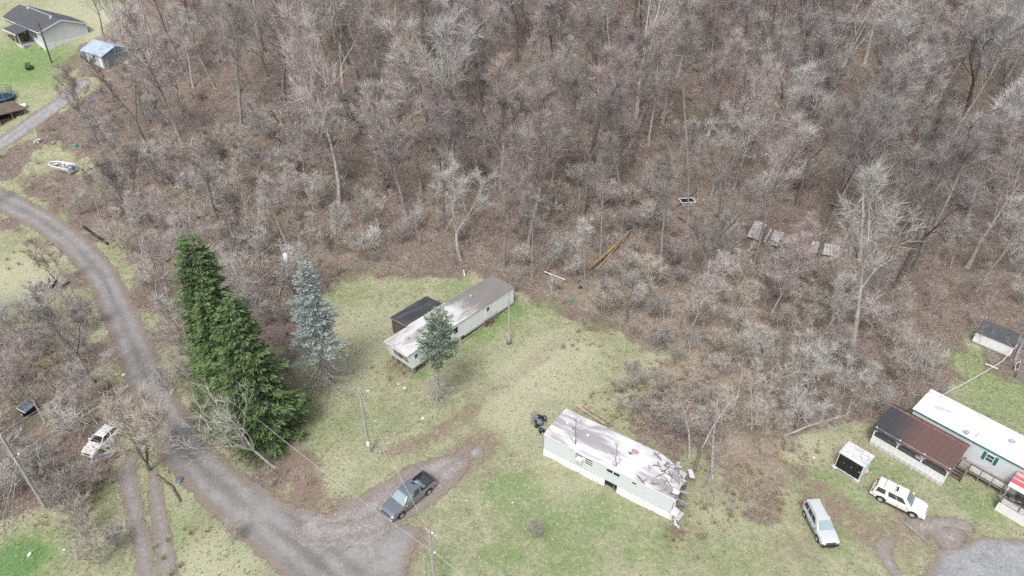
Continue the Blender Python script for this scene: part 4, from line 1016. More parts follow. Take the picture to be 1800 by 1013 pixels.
for (p0, p1, p2, p3, mt) in (((L2 - .1, .3, zf + .9), (L2 + .6, .6, zf + 1.2), (L2 + .75, 1.3, zf + 1.0), (L2 + .05, 1.2, zf + .8), 'roof_white'), ((L2 + .0, -.35, .3), (L2 + .6, -.1, .5), (L2 + .8, .4, 1.4), (L2 + .15, .2, 1.5), 'galv'), ((L2 - .3, -.3, .9), (L2 + .35, -.35, 1.1), (L2 + .3, .3, 1.7), (L2 - .3, .3, 1.6), 'aqua_wall'),
                         ((L2 + .2, -.5, .10), (L2 + .8, -.7, .14), (L2 + .85, -.45, .40), (L2 + .25, -.25, .36), 'galv'), ((XB - .3, 2.3, zr - .35), (XB + .9, 2.4, zr - .55), (XB + .7, 3.4, zr - .25), (XB - .5, 3.3, zr - .05), 'roof_white'), ((XB + 1.2, 1.7, zr - .5), (XB + 2.0, 1.8, zr - .7), (XB + 1.9, 2.5, zr - .5), (XB + 1.2, 2.4, zr - .35), 'galv')):
    m = MB(); slab_grid(m, [p0, p1, p2, p3], (5, 4), lambda u, v: .16 * math.sin(3 * u + 2 * v), .02); m.build('torn_sheet', M[mt], RH)
m = MB(); m.bar((L2 - .35, .02, .1), (L2 - .2, .06, zr + .35), .1); m.build('corner_post', M['board_grey'], RH)

# --- white mobile home at the right edge, its porch shed, deck and awning
ZR = 3.25; A = atz(1607, 719, ZR); Bp = atz(1800, 822, ZR); rz, _ = frame_from(A, Bp); Cb = atz(1651, 692, ZR); ca, sa = math.cos(rz), math.sin(rz)
W3 = float(-sa * (Cb - A)[0] + ca * (Cb - A)[1]); L3 = 19.0
g0 = float(H(A[0], A[1])); WH = thing('white_mobile_home', 'white roofed mobile home with green shuttered window at the right edge', 'mobile home', (A[0], A[1], g0), rz)
zr = ZR - g0; zf = .75
def loc3(px, py, z): p = atz(px, py, z + g0) - A; return (ca * p[0] + sa * p[1], -sa * p[0] + ca * p[1], z)
m = MB(); slab_grid(m, [(-.1, -.1, zr - .05), (L3, -.1, zr - .05), (L3, W3 + .1, zr - .05), (-.1, W3 + .1, zr - .05)], (26, 8), lambda u, v: .14 * (1 - (2 * v - 1) ** 2), .05); m.build('roof', M['roof_bright'], WH, 60)
m = MB(); m.box(-.11, L3, -.125, -.105, zr - .17, zr + .005); m.build('drip_edge', M['green'], WH)
m = MB(); m.box(-.13, -.105, -.1, W3 + .1, zr - .15, zr); m.build('drip_edge', M['offwhite'], WH)
siding(WH, 'side_wall', M['aqua_wall'], 'x', 0, -1, 0, L3, zf, zr - .06, 1.2)
siding(WH, 'end_wall', M['aqua_wall'], 'y', 0, -1, .02, W3, zf, zr - .06, 1.1)
siding(WH, 'back_wall', M['aqua_wall'], 'x', W3, 1, 0, L3, zf, zr - .06, 1.2)
m = MB(); m.box(.05, L3 - .1, .05, W3 - .05, -.1, zf - .004); m.build('skirting', M['block'], WH)
wx = loc3(1740, 806, zf + 1.5)[0]; window(WH, ('y', 0, -1), wx, zf + 1.5, .62, .85, M['white'], 1)
for s in (-1, 1):
    m = MB(); xx = wx + s * .52; m.box(xx - .15, xx + .15, -.05, -.004, zf + 1.0, zf + 2.0); sh = m.build('shutter', M['green'], WH, bevel=.008)
    for k in range(6): m = MB(); m.box(xx - .11, xx + .11, -.062, -.05, zf + 1.06 + k * .15, zf + 1.16 + k * .15); m.build('louvre', M['green'], sh)
for (px, py) in ((1698, 762), (1778, 778)): v_ = loc3(px, py, zr + .1); vent(WH, v_[0], v_[1], zr + .1, .28, .28)
v_ = loc3(1715, 770, zr); m = MB(); m.tube([(v_[0], v_[1], zr), (v_[0], v_[1], zr + .75)], .05, 8); m.build('vent_pipe', M['galv'], WH)
# porch shed
z_e, z_r = 2.35, 2.95
e0, e1 = loc3(1523, 748, z_e), loc3(1669, 829, z_e); r0, r1 = loc3(1577, 715, z_r), loc3(1703, 789, z_r)
PS = thing('porch_shed', 'screened shed with rusty brown metal roof and white board walls beside the white car', 'shed', (A[0], A[1], g0), rz)
ex0, ex1 = (e0[0] + r0[0]) / 2, (e1[0] + r1[0]) / 2; ey = (e0[1] + e1[1]) / 2; ry = (r0[1] + r1[1]) / 2; by_ = -.16
def stain_across(mt):
    t = NT('rusty_roof_blackened_at_one_end'); p = t.pos(); n = t.noise(p, .8, 6, .65, .4); n2 = t.noise(p, 5, 4, .7)
    dt = t.new('ShaderNodeVectorMath'); dt.operation = 'DOT_PRODUCT'; t.l.new(p, dt.inputs[0]); dt.inputs[1].default_value = (ca, sa, 0)
    f = t.math('ADD', t.math('MULTIPLY', t.math('SUBTRACT', dt.outputs['Value'], ca * A[0] + sa * A[1] + ex0), .16), t.math('MULTIPLY', n, .55))
    col = t.mix(t.ramp(f, .45, .95), (.045, .047, .053), (.125, .075, .066)); col = t.mix(t.math('MULTIPLY', t.ramp(n2, .5, .75), .5), col, (.075, .055, .052)); col = t.mix(t.ramp(t.noise(p, 2.2, 6, .75), .69, .73), col, (.42, .42, .43))
    return t.fin(col, .55, .35)
M['rust_roof'] = M['rust_dark'] = stain_across(None)
nsh = 13; wsh = (ex1 - ex0) / nsh
P0 = MB(); slab_grid(P0, [(0.006, ey, z_e), (wsh - .006, ey, z_e), (wsh - .006, ry, z_r), (.006, ry, z_r)], (2, 6), lambda u, v: .02 * math.sin(6.283 * u), .03); fm = P0.mesh('roof_sheet', 60)
P1 = MB(); slab_grid(P1, [(0.006, ry + .02, z_r), (wsh - .006, ry + .02, z_r), (wsh - .006, by_, z_r - .28), (.006, by_, z_r - .28)], (2, 3), lambda u, v: .02 * math.sin(6.283 * u), .03); bmesh_ = P1.mesh('roof_sheet', 60)
fm2 = fm.copy(); fm2.materials.append(M['rust_dark']); bm2 = bmesh_.copy(); bm2.materials.append(M['rust_dark'])
for i in range(nsh):
    for me_, me_d in ((fm, fm2), (bmesh_, bm2)):
        o = link('roof_sheet', me_d if i < 4 or (i < 6 and i % 2 == 0) else me_, M['rust_roof'], PS); o.location = (ex0 + i * wsh, 0, (.012 if i % 2 else 0))
m = MB(); m.hexa([(ex0 - .02, ry - .16, z_r + .005), (ex1 + .02, ry - .16, z_r + .005), (ex1 + .02, ry + .16, z_r + .005), (ex0 - .02, ry + .16, z_r + .005)], [(ex0 - .02, ry - .03, z_r + .085), (ex1 + .02, ry - .03, z_r + .085), (ex1 + .02, ry + .03, z_r + .085), (ex0 - .02, ry + .03, z_r + .085)]); m.build('ridge_cap', M['rust_ridge'], PS)
wy = ey + .35; x0, x1 = ex0 + .35, ex1 - .15; zw = 1.15
nb = 16; bw = (x1 - x0) / nb
m = MB(); m.box(x0, x1, wy + .02, wy + .08, .42, zw); fw = m.build('front_wall', M['offwhite'], PS)
m = MB(); m.box(.006, bw - .006, wy - .012, wy + .02, .42, zw); me_ = m.mesh('wall_panel')
for i in range(nb): link('wall_panel', me_, M['offwhite'], fw).location = (x0 + i * bw, 0, 0)
nblk = 14; bw = (x1 - x0 + .1) / nblk
m = MB(); m.box(.006, bw - .006, wy - .07, wy + .1, 0, .20); me_ = m.mesh('block')
f_ = MB(); f_.box(x0, x1, wy - .045, wy + .08, -.15, .415); fo = f_.build('foundation', M['block'], PS)
for r_ in range(2):
    for i in range(nblk): link('block', me_, M['block'], fo).location = (x0 - .05 + i * bw, 0, r_ * .207)
m = MB(); m.box(x0, x1, wy + .05, wy + .06, zw, z_e + .08); m.build('screen', M['screen'], PS)
m = MB(); m.box(x0, x1, wy - .03, wy + .08, zw + .003, zw + .06); m.build('sill_rail', M['white'], PS)
for k in range(4):
    x = x0 + (x1 - x0) * k / 3; m = MB(); m.box(x - .06, x + .06, wy - .04, wy + .1, zw if 0 < k < 3 else -.1, z_e + .12); m.build('post', M['offwhite'], PS)
for k in range(3):                                                # flaps of plastic drawn up in arches
    xa, xb = x0 + (x1 - x0) * k / 3 + .07, x0 + (x1 - x0) * (k + 1) / 3 - .07; vs, fs = [], []; N = 14
    for i in range(N + 1):
        u = i / N; x = xa + (xb - xa) * u; zt_ = z_e + .10; zb_ = z_e + .02 - .55 * abs(2 * u - 1) ** 2.2
        vs += [(x, wy - .015, zt_), (x, wy - .03, min(zb_, zt_ - .03))]
    fs = [(2 * i, 2 * i + 2, 2 * i + 3, 2 * i + 1) for i in range(N)]
    m = MB(); m.add(vs, fs); o = m.build('plastic_flap', M['white'], PS); md = o.modifiers.new('s', 'SOLIDIFY'); md.thickness = .015
m = MB(); m.box(x0 + 4.2, x0 + 4.75, wy - .01, wy + .04, zw + .35, zw + .75); m.build('meter_box', M['galv'], PS)
m = MB(); m.prism([(wy, 0), (wy, z_e), (ry, z_r - .03), (by_, z_r - .3), (by_, 0)], 'x', x0, x0 + .06); m.build('end_wall', M['offwhite'], PS)
m = MB(); m.prism([(wy + .1, 1.15), (wy + .1, z_e + .02), (ry, z_r - .04), (by_, z_r - .32), (by_, 1.15)], 'x', x1 - .06, x1); m.build('end_wall', M['board_brown'], PS)
for y in (wy + .05, (wy + ry) / 2, ry):
    m = MB(); m.bar((x1 - .02, y, -.1), (x1 - .02, y, 1.2), .1); m.build('post', M['board_grey'], PS)
m = MB(); m.box(x0 + .1, x1 - .1, wy + .12, by_, .55, .62); m.build('floor_deck', M['board_brown'], PS)
# deck with stairs and lattice railing
DK = thing('deck', 'raised grey deck with lattice railing and stairs below the shuttered window', 'deck', (A[0], A[1], g0), rz)
dx0, dx1 = x1 + .15, loc3(1790, 862, 1.5)[0]; dy0 = -1.45; zd = .72
n = int((dx1 - dx0) / .15); m = MB(); m.box(.005, .14, dy0, -.14, zd, zd + .035); me_ = m.mesh('deck_board')
for i in range(n): link('deck_board', me_, M['board_grey'], DK).location = (dx0 + i * .15, 0, 0)
for y in (dy0, -.6): m = MB(); m.bar((dx0, y + .03, zd - .08), (dx1, y + .03, zd - .08), .05, .15); m.build('deck_joist', M['board_grey'], DK)
def lattice(par, xa, xb, y, z0, z1):
    st = .17; h = z1 - z0; m = MB(); x = xa - h
    ln = []
    while x < xb:
        for sgn in (1, -1):
            pa, pb = (x, z0 if sgn > 0 else z1), (x + h, z1 if sgn > 0 else z0); t0, t1 = max(0, (xa - x) / h), min(1, (xb - x) / h)
            if t1 - t0 > .05: ln.append(((pa[0] + h * t0, pa[1] + (pb[1] - pa[1]) * t0), (pa[0] + h * t1, pa[1] + (pb[1] - pa[1]) * t1), sgn))
        x += st
    par_o = None
    for (p, q_, sgn) in ln:
        mm = MB(); yy = y + .008 * sgn; mm.bar((p[0], yy, p[1]), (q_[0], yy, q_[1]), .045, .012, (0, 1, 0)); mm.build('lattice_slat', M['lattice'], par)
npost = 5
for row, (y, za, zb_) in enumerate(((dy0 + .02, zd + .12, zd + .88),)):
    for i in range(npost):
        x = dx0 + .9 + (dx1 - dx0 - .9) * i / (npost - 1); m = MB(); m.bar((x, y, -.1), (x, y, zb_ + .12), .09); m.build('railing_post', M['board_grey'] if i else M['board_brown'], DK)
        if i < npost - 1:
            xn = dx0 + .9 + (dx1 - dx0 - .9) * (i + 1) / (npost - 1); lattice(DK, x + .06, xn - .06, y, za, zb_)
    for z in (za - .04, zb_ + .04): m = MB(); m.bar((dx0 + .9, y - .03, z), (dx1, y - .03, z), .05, .08); m.build('handrail', M['board_brown'], DK)
lattice(DK, dx0 + .2, dx1, -.17, zd + .05, zd + .55)
for k in range(4):
    m = MB(); yk = dy0 - .05 - k * .3; zk = zd - .05 - k * .18; m.box(dx0 - .12, dx0 + .85, yk - .28, yk, zk - .04, zk); m.build('stair_tread', M['board_brown'], DK)
for x in (dx0 - .15, dx0 + .88):
    m = MB(); m.bar((x, dy0, zd - .1), (x, dy0 - 1.3, -.1), .06, .2); m.build('stair_stringer', M['board_grey'], DK)
    m = MB(); m.bar((x, dy0, zd + .85), (x, dy0 - 1.3, .85), .07, .1); m.build('stair_rail', M['board_brown'], DK); m = MB(); m.bar((x, dy0 - 1.3, -.1), (x, dy0 - 1.3, .9), .09); m.build('railing_post', M['board_brown'], DK)
# awning
AW = thing('awning', 'red and white striped metal awning over the deck', 'awning', (A[0], A[1], g0), rz); ax0 = loc3(1781, 840, 2.45)[0]; za, zb_ = 2.7, 2.3
for i in range(12):
    ya, yb = -.13 - i * .19, -.13 - (i + 1) * .19; mt = M['red'] if i in (0, 3, 4, 6, 7, 8) else M['galv'] if i in (1, 2, 5) else M['white']; f0, f1 = i / 12, (i + 1) / 12
    m = MB(); m.sheet((ax0, yb + .004, za + (zb_ - za) * f1), (ax0 + 5, yb + .004, za + (zb_ - za) * f1), (ax0 + 5, ya, za + (zb_ - za) * f0), (ax0, ya, za + (zb_ - za) * f0), .02); m.build('awning_slat', mt, AW)
for x in (ax0 + .15, ax0 + 2.6): m = MB(); m.bar((x, -2.3, .6), (x, -2.3, zb_), .08); m.build('awning_post', M['offwhite'], AW)
# lower porch with white skirting
q0 = loc3(1755, 884, .9); LP = thing('lower_porch', 'low porch with white skirting and black netting at the right edge', 'porch', (A[0], A[1], g0), rz)
px0, py0 = q0[0], q0[1]; m = MB(); m.box(px0, px0 + 5, py0, py0 + .05, -.12, .95); m.build('skirting', M['white'], LP); m = MB(); m.box(px0, px0 + .05, py0 + .055, -2.4, -.12, .95); m.build('skirting', M['white'], LP)
m = MB(); m.box(px0 + .06, px0 + 5, py0 + .06, -2.4, .85, .93); m.build('porch_floor', M['board_grey'], LP)
for i in range(3): m = MB(); m.bar((px0 + .08 + i * 1.5, py0 + .1, .9), (px0 + .08 + i * 1.5, py0 + .1, 1.75), .1); m.build('railing_post', M['board_brown'], LP)
m = MB(); m.bar((px0, py0 + .1, 1.75), (px0 + 4, py0 + .1, 1.75), .1, .05); m.build('handrail', M['board_brown'], LP)
m = MB(); m.bar((px0 + .08, py0 + .1, 1.75), (px0 + .08, -2.45, 1.75), .1, .05); m.build('handrail', M['board_brown'], LP)
lattice(LP, px0 + .15, px0 + 3.5, py0 + .1, 1.0, 1.65)
m = MB(); slab_grid(m, [(px0 + .4, py0 + .5, 1.25), (px0 + 2.6, py0 + .5, 1.2), (px0 + 2.6, -2.6, 1.45), (px0 + .4, -2.6, 1.4)], (8, 6), lambda u, v: .12 * math.sin(7 * u) * math.cos(5 * v), .02); m.build('netting_cover', M['blackbag'], LP)

# --- small flat roofed shed with black doors
z1 = 2.15; A = at(1466, 821); Bq = at(1508, 847); rz, Ls = frame_from(A, Bq); ca, sa = math.cos(rz), math.sin(rz); g0 = A[2]
SH = thing('storage_shed', 'small white flat roofed shed with black doors behind the cars', 'shed', A, rz); Ws = 2.0
siding(SH, 'side_wall', M['offwhite'], 'y', Ls, 1, 0.06, Ws, .12, z1, .5); siding(SH, 'side_wall', M['offwhite'], 'y', 0, -1, .06, Ws, .12, z1, .5); siding(SH, 'back_wall', M['offwhite'], 'x', Ws, 1, 0.02, Ls - .02, .12, z1, .5)
m = MB(); m.box(-.1, Ls + .1, -.08, Ws + .1, z1 + .004, z1 + .10); m.build('roof', M['block'], SH, bevel=.02)
for i in range(3):
    xa = .06 + i * (Ls - .12) / 3; xb = xa + (Ls - .12) / 3; m = MB(); m.box(xa + .012, xb - .012, .0, .05, .2, z1 - .06); dr = m.build('door', M['dark'], SH)
    m = MB(); m.box(xb - .2, xb - .13, -.03, -.002, 1.15, 1.26); m.build('handle', M['white'] if i == 2 else M['galv'], dr)
for (xa, xb, za, zb_) in ((0, Ls, z1 - .055, z1), (0, .055, .12, z1 - .057), (Ls - .055, Ls, .12, z1 - .057), (0, Ls, .1, .19)):
    m = MB(); m.box(xa, xb, -.025, .055, za, zb_); m.build('door_trim', M['white'], SH)
for x in (.1, Ls - .1):
    for y in (.05, Ws - .1): m = MB(); m.box(x - .3, x + .2, y - .25, y + .25, -.1, .11); m.build('block', M['block'], SH)
for (x, y, w, h) in ((Ls - 1.0, .35, .75, .55), (Ls - .55, .8, .7, .5)):
    m = MB(); m.bar((x - w / 2, y, z1 + .14), (x + w / 2, y + .05, z1 + .14), .04); m.bar((x + w / 2, y, z1 + .14), (x + w / 2, y + h, z1 + .14), .04); m.bar((x - w / 2, y + h, z1 + .14), (x + w / 2, y + h, z1 + .16), .04); m.bar((x - w / 2, y, z1 + .14), (x - w / 2, y + h, z1 + .14), .04)
    f = m.build('loose_window_frame', M['galv'], SH); p = MB(); p.box(x - w / 2, x + w / 2, y, y + h, z1 + .115, z1 + .125); p.build('pane', M['lens'], f)

# --- low black roofed shed by the wood edge
A = at(1707, 602); Bq = at(1773, 631); rz, Ls = frame_from(A, Bq); ca, sa = math.cos(rz), math.sin(rz)
BS = thing('low_shed', 'low shed with black roof and white panel front at the wood edge', 'shed', A, rz)
m = MB(); m.box(0, Ls, .0, .08, .0, .26); m.build('sill_board', M['board_grey'], BS)
npn = 6; w = Ls / npn
for i in range(npn): m = MB(); m.hexa([(i * w + .006, -.01, .27), ((i + 1) * w - .006, -.01, .27), ((i + 1) * w - .006, .05, .27), (i * w + .006, .05, .27)], [(i * w + .006, .10, 1.6), ((i + 1) * w - .006, .10, 1.6), ((i + 1) * w - .006, .15, 1.6), (i * w + .006, .15, 1.6)]); m.build('front_panel', M['white'], BS)
for i in range(7): m = MB(); y0 = -.05 + i * .42; z0 = 1.68 + .05 * i; m.hexa([(-.15, y0, z0), (Ls + .15, y0, z0), (Ls + .15, y0 + .44, z0 + .03), (-.15, y0 + .44, z0 + .03)], [(-.15, y0, z0 + .03), (Ls + .15, y0, z0 + .03), (Ls + .15, y0 + .44, z0 + .06), (-.15, y0 + .44, z0 + .06)]); m.build('roof_strip', M['shingle'], BS)
m = MB(); m.prism([(.1, 0), (.1, 1.62), (2.7, 1.92), (2.7, 0)], 'x', 0.02, .08); m.build('end_wall', M['offwhite'], BS); m = MB(); m.prism([(.1, 0), (.1, 1.62), (2.7, 1.92), (2.7, 0)], 'x', Ls - .08, Ls - .02); m.build('end_wall', M['offwhite'], BS); m = MB(); m.box(0, Ls, 2.62, 2.7, 0, 1.9); m.build('back_wall', M['board_grey'], BS)
for k, mt in enumerate((M['galv'], M['red'], M['aqua_wall'])):    # sheets leaning on the end wall
    m = MB(); x = Ls + .25 + k * .14; m.sheet((x, .1, -.05), (x, 2.1 - .3 * k, -.05), (x - .1, 2.1 - .3 * k, 1.9), (x - .1, .1, 1.7), .03); o = m.build('leaning_sheet', mt); o.location = BS.location; o.rotation_euler = BS.rotation_euler
    setp(o, ['grey metal sheet leaning on the low black roofed shed', 'red board leaning on the low black roofed shed', 'pale panel leaning outermost on the low black roofed shed'][k], 'sheet')
p = at(1797, 612); m = MB(); m.tube([(0, 0, 0), (0, 0, .05), (0, 0, .85), (0, 0, .9)], [.30, .32, .32, .28], 14); bo = thing('blue_barrel', 'blue plastic barrel beside the low black roofed shed', 'barrel', p); m.build('drum', M['blue'], bo, 50); m = MB(); m.tube([(0, 0, .9), (0, 0, .93)], .29, 14); m.build('lid', M['blue'], bo)
p0, p1 = at(1784, 666), at(1830, 690); rzf, Lf = frame_from(p0, p1); FN = thing('board_fence', 'short fence of grey vertical boards at the right edge', 'fence', p0, rzf); rg = np.random.default_rng(5)
for i in range(int(Lf / .19)): m = MB(); x = i * .19; m.box(x, x + .17, 0, .03, -.1, 1.75 + rg.uniform(-.12, .12)); m.build('fence_board', M['board_grey'], FN)
for z in (.4, 1.3): m = MB(); m.bar((0, .06, z), (Lf, .06, z), .05, .09); m.build('fence_rail', M['board_grey'], FN)
p = at(1787, 650); rf = thing('window_frame', 'empty white window frame propped by the grey board fence', 'frame', p, .5); m = MB(); m.bar((-.45, 0, .05), (.45, 0, .05), .07); m.bar((-.45, .2, 1.0), (.45, .2, 1.0), .07); m.bar((-.45, 0, .05), (-.45, .2, 1.0), .07); m.bar((.45, 0, .05), (.45, .2, 1.0), .07); m.build('frame_rail', M['white'], rf)
m = MB(); m.sheet((-.42, 0, .08), (.42, 0, .08), (.42, .19, .96), (-.42, .19, .96), .01); m.build('pane', M['pane'], rf)

# --- far house, blue shed, small brown shed, trampoline
A = at(82, 90); rz = math.radians(50)
FH = thing('far_house', 'pale aqua ranch house with dark roof and front porch beyond the green lawn', 'house', (A[0], A[1], A[2] - .4), rz)
Wg = 9.4; LH = 22.; zs, ze, zk = 1.9, 4.35, 5.9                       # local x: gable width, local y: runs away to the left
# gable wall in the plane y = 0, house extends to +y which is rotated so that it runs left in view
D = math.radians(90)
def hp(u, w, z):                                                  # u along the gable, w along the house (to the left)
    return (u + w * math.cos(D), w * math.sin(D), z)
def hquad(nm, u0, u1, w0, w1, z0, z1, mat, par=FH):
    m = MB(); m.hexa([hp(u0, w0, z0), hp(u1, w0, z0), hp(u1, w1, z0), hp(u0, w1, z0)], [hp(u0, w0, z1), hp(u1, w0, z1), hp(u1, w1, z1), hp(u0, w1, z1)]); return m.build(nm, mat, par)
hquad('skirting', -.03, Wg + .03, -.03, LH, -.6, zs, M['offwhite']); hquad('wall', 0, Wg, 0, LH, zs + .003, ze, M['aqua_wall'])
m = MB(); m.add([hp(0, 0, ze), hp(Wg, 0, ze), hp(Wg / 2, 0, zk - .08), hp(0, .2, ze), hp(Wg, .2, ze), hp(Wg / 2, .2, zk - .08)], [(0, 1, 2), (3, 5, 4), (0, 3, 4, 1), (1, 4, 5, 2), (2, 5, 3, 0)]); m.build('gable_wall', M['aqua_wall'], FH)
for (u0, u1, z0, z1) in ((-.4, Wg / 2, ze - .12, zk), (Wg / 2, Wg + .4, zk, ze - .12)):
    m = MB(); m.hexa([hp(u0, -.35, z0), hp(u1, -.35, z1), hp(u1, LH, z1), hp(u0, LH, z0)], [hp(u0, -.35, z0 + .1), hp(u1, -.35, z1 + .1), hp(u1, LH, z1 + .1), hp(u0, LH, z0 + .1)]); m.build('roof', M['shingle'], FH)
    m = MB(); m.hexa([hp(u0, -.42, z0 - .12), hp(u1, -.42, z1 - .12), hp(u1, -.37, z1 - .12), hp(u0, -.37, z0 - .12)], [hp(u0, -.42, z0 + .12), hp(u1, -.42, z1 + .12), hp(u1, -.37, z1 + .12), hp(u0, -.37, z0 + .12)]); m.build('barge_board', M['white'], FH)
hquad('gutter', -.5, -.42, -.35, LH, ze - .16, ze - .02, M['white']); hquad('ridge_vent', Wg / 2 - .15, Wg / 2 + .15, 4.0, LH, zk + .10, zk + .16, M['galv'])
for (u, w) in ((Wg / 2 - .8, 3.2), (Wg / 2 - .6, 16)): hquad('roof_vent', u, u + .4, w, w + .4, zk - .3, zk + .28, M['white'])
for (w, wd_) in ((2.3, 1.3), (3.9, .8), (12.5, 1.6)):
    f = hquad('window', -.06, -.004, w - .08, w + wd_ + .08, zs + .65, zs + 2.05, M['white']); hquad('pane', -.075, -.062, w, w + wd_, zs + .73, zs + 1.97, M['pane'], f)
hquad('door', -.07, -.004, 7.6, 8.5, zs + .05, zs + 2.1, M['dark'])
hquad('porch_base', -3.0, -.05, 4.6, 11.4, -.6, zs - .35, M['white']); hquad('porch_floor', -3.05, -.05, 4.55, 11.45, zs - .347, zs - .25, M['board_grey'])
m = MB(); m.hexa([hp(-3.3, 4.3, ze - .75), hp(-.1, 4.3, ze - .1), hp(-.1, 11.7, ze - .1), hp(-3.3, 11.7, ze - .75)], [hp(-3.3, 4.3, ze - .6), hp(-.1, 4.3, ze + .05), hp(-.1, 11.7, ze + .05), hp(-3.3, 11.7, ze - .6)]); m.build('porch_roof', M['shingle'], FH)
hquad('porch_fascia', -3.38, -3.31, 4.25, 11.75, ze - .85, ze - .6, M['white'])
for w in (4.7, 7.0, 9.2, 11.3): hquad('porch_post', -3.0, -2.86, w, w + .14, zs - .25, ze - .75, M['white'])
for k in range(24): hquad('baluster', -2.98, -2.93, 4.85 + k * .27, 4.91 + k * .27, zs - .25, zs + .65, M['board_brown'])
hquad('handrail', -3.02, -2.9, 4.7, 11.4, zs + .65, zs + .73, M['board_brown'])
hquad('porch_cushion', -1.8, -1.2, 9.6, 10.4, zs - .2, zs + .5, M['teal']); hquad('porch_chair', -1.6, -1.0, 6.4, 7.0, zs - .2, zs + .75, M['blackbag'])
for k in range(6): hquad('porch_step', -2.6, -1.2, 4.3 - k * .32, 4.6 - k * .32, -.5, zs - .35 - (k + 1) * .3, M['board_grey'])

A = at(187, 122); rz = math.radians(55)
BL = thing('blue_shed', 'slate blue shed with pale roof beside the far house', 'shed', (A[0], A[1], A[2] - .3), rz); FHs = FH; Wg2 = 6.4; L4 = 8.0; e4, k4 = 2.9, 4.3
def hq2(nm, u0, u1, w0, w1, z0, z1, mat, par=BL): return hquad(nm, u0, u1, w0, w1, z0, z1, mat, par)
hq2('wall', 0, Wg2, 0, L4, -.6, e4, M['blue_wall'])
m = MB(); m.add([hp(0, 0, e4), hp(Wg2, 0, e4), hp(Wg2 / 2, 0, k4 - .06), hp(0, .2, e4), hp(Wg2, .2, e4), hp(Wg2 / 2, .2, k4 - .06)], [(0, 1, 2), (3, 5, 4), (0, 3, 4, 1), (1, 4, 5, 2), (2, 5, 3, 0)]); m.build('gable_wall', M['blue_wall'], BL)
for (u0, u1, z0, z1) in ((-.3, Wg2 / 2, e4 - .08, k4), (Wg2 / 2, Wg2 + .3, k4, e4 - .08)):
    m = MB(); m.hexa([hp(u0, -.25, z0), hp(u1, -.25, z1), hp(u1, L4 + .2, z1), hp(u0, L4 + .2, z0)], [hp(u0, -.25, z0 + .08), hp(u1, -.25, z1 + .08), hp(u1, L4 + .2, z1 + .08), hp(u0, L4 + .2, z0 + .08)]); m.build('roof', M['blue_roof'], BL)
for k in range(4): hq2('wall_panel', -.05, -.004, .7 + k * 1.55, 1.9 + k * 1.55, -.3, e4 - .3, M['offwhite'] if k % 2 == 0 else M['aqua_wall'])
m = MB(); m.box(.6, 1.4, -.06, -.004, -.4, 1.9); m.build('door', M['board_grey'], BL); m = MB(); m.box(2.9, 3.9, -.06, -.004, .9, 1.7); f = m.build('window', M['white'], BL); m = MB(); m.box(2.97, 3.83, -.075, -.062, .97, 1.63); m.build('pane', M['pane'], f)
p = at(222, 113); J = thing('junk_pile', 'dark heap of junk against the blue shed wall', 'junk', p)
for k in range(4): m = MB(); m.lump((rg.uniform(-.8, .8), rg.uniform(-.5, .2), .3), (.5, .4, .45), k, 8, 5, .3); m.build(['black_sack', 'tyre_heap', 'pale_bag', 'rusty_drum'][k], [M['blackbag'], M['black'], M['offwhite'], M['rust_ridge']][k], J)

A = at(0, 222); Bq = at(46, 199); rz, Lg = frame_from(A, Bq); RS = thing('brown_roof_shed', 'small open shed with brown roof beside the trampoline', 'shed', (A[0], A[1], A[2]), rz)
m = MB(); slab_grid(m, [(-5, -.4, 2.0), (Lg + .3, -.4, 2.0), (Lg - .6, 3.4, 2.9), (-5, 3.4, 2.9)], (6, 4), None, .1); m.build('roof', M['board_brown'], RS)
for x in (-4.6, -2.2, .2, 2.6, Lg - .2): m = MB(); m.bar((x, -.1, -.3), (x, -.1, 2.0), .14); m.build('post', M['board_grey'], RS)
m = MB(); m.box(-4.8, Lg - .5, 3.0, 3.1, -.3, 2.8); m.build('back_wall', M['board_brown'], RS); m = MB(); m.box(-4.8, Lg - .4, .3, 2.9, -.2, .9); m.build('stored_crates', M['board_brown'], RS)
m = MB(); m.sheet((Lg - 1.8, -.5, .0), (Lg - .3, -.7, .0), (Lg - .3, -.1, .9), (Lg - 1.8, 0, .9), .03); o = m.build('loose_sheet', M['offwhite']); o.location = RS.location; o.rotation_euler = RS.rotation_euler; setp(o, 'pale panel leaning at the end of the brown roofed shed', 'panel')
p = at(40, 190); o = thing('white_tank', 'white tank lying behind the brown roofed shed', 'tank', p, .3); m = MB(); m.tube([(-.9, 0, .45), (-.8, 0, .45), (.8, 0, .45), (.9, 0, .45)], [.2, .42, .42, .2], 12); m.build('shell', M['white'], o, 50); m = MB(); m.tube([(.2, 0, .85), (.2, 0, 1.0)], .12, 8); m.build('cap', M['red'], o)
p = at(4, 178); TR = thing('trampoline', 'blue rimmed trampoline with black netting at the left edge', 'trampoline', p); vs, fs = [], []
R_ = 2.3; n = 28; m = MB(); m.tube([(R_ * math.cos(2 * math.pi * i / n), R_ * math.sin(2 * math.pi * i / n), .85) for i in range(n + 1)], .17, 6, False); m.build('rim_pad', M['blue'], TR, 60)
m = MB(); m.add([((R_ - .1) * math.cos(2 * math.pi * i / n), (R_ - .1) * math.sin(2 * math.pi * i / n), z) for z in (.83, .85) for i in range(n)], [tuple(range(n))[::-1], tuple(range(n, 2 * n))]); m.build('jump_mat', M['net'], TR)
for i in range(6): a_ = i * 6.283 / 6 + .3; m = MB(); m.tube([(R_ * math.cos(a_), R_ * math.sin(a_), 0), (R_ * math.cos(a_), R_ * math.sin(a_), 2.6)], .04, 6); m.build('net_pole', M['galv'], TR)
m = MB()
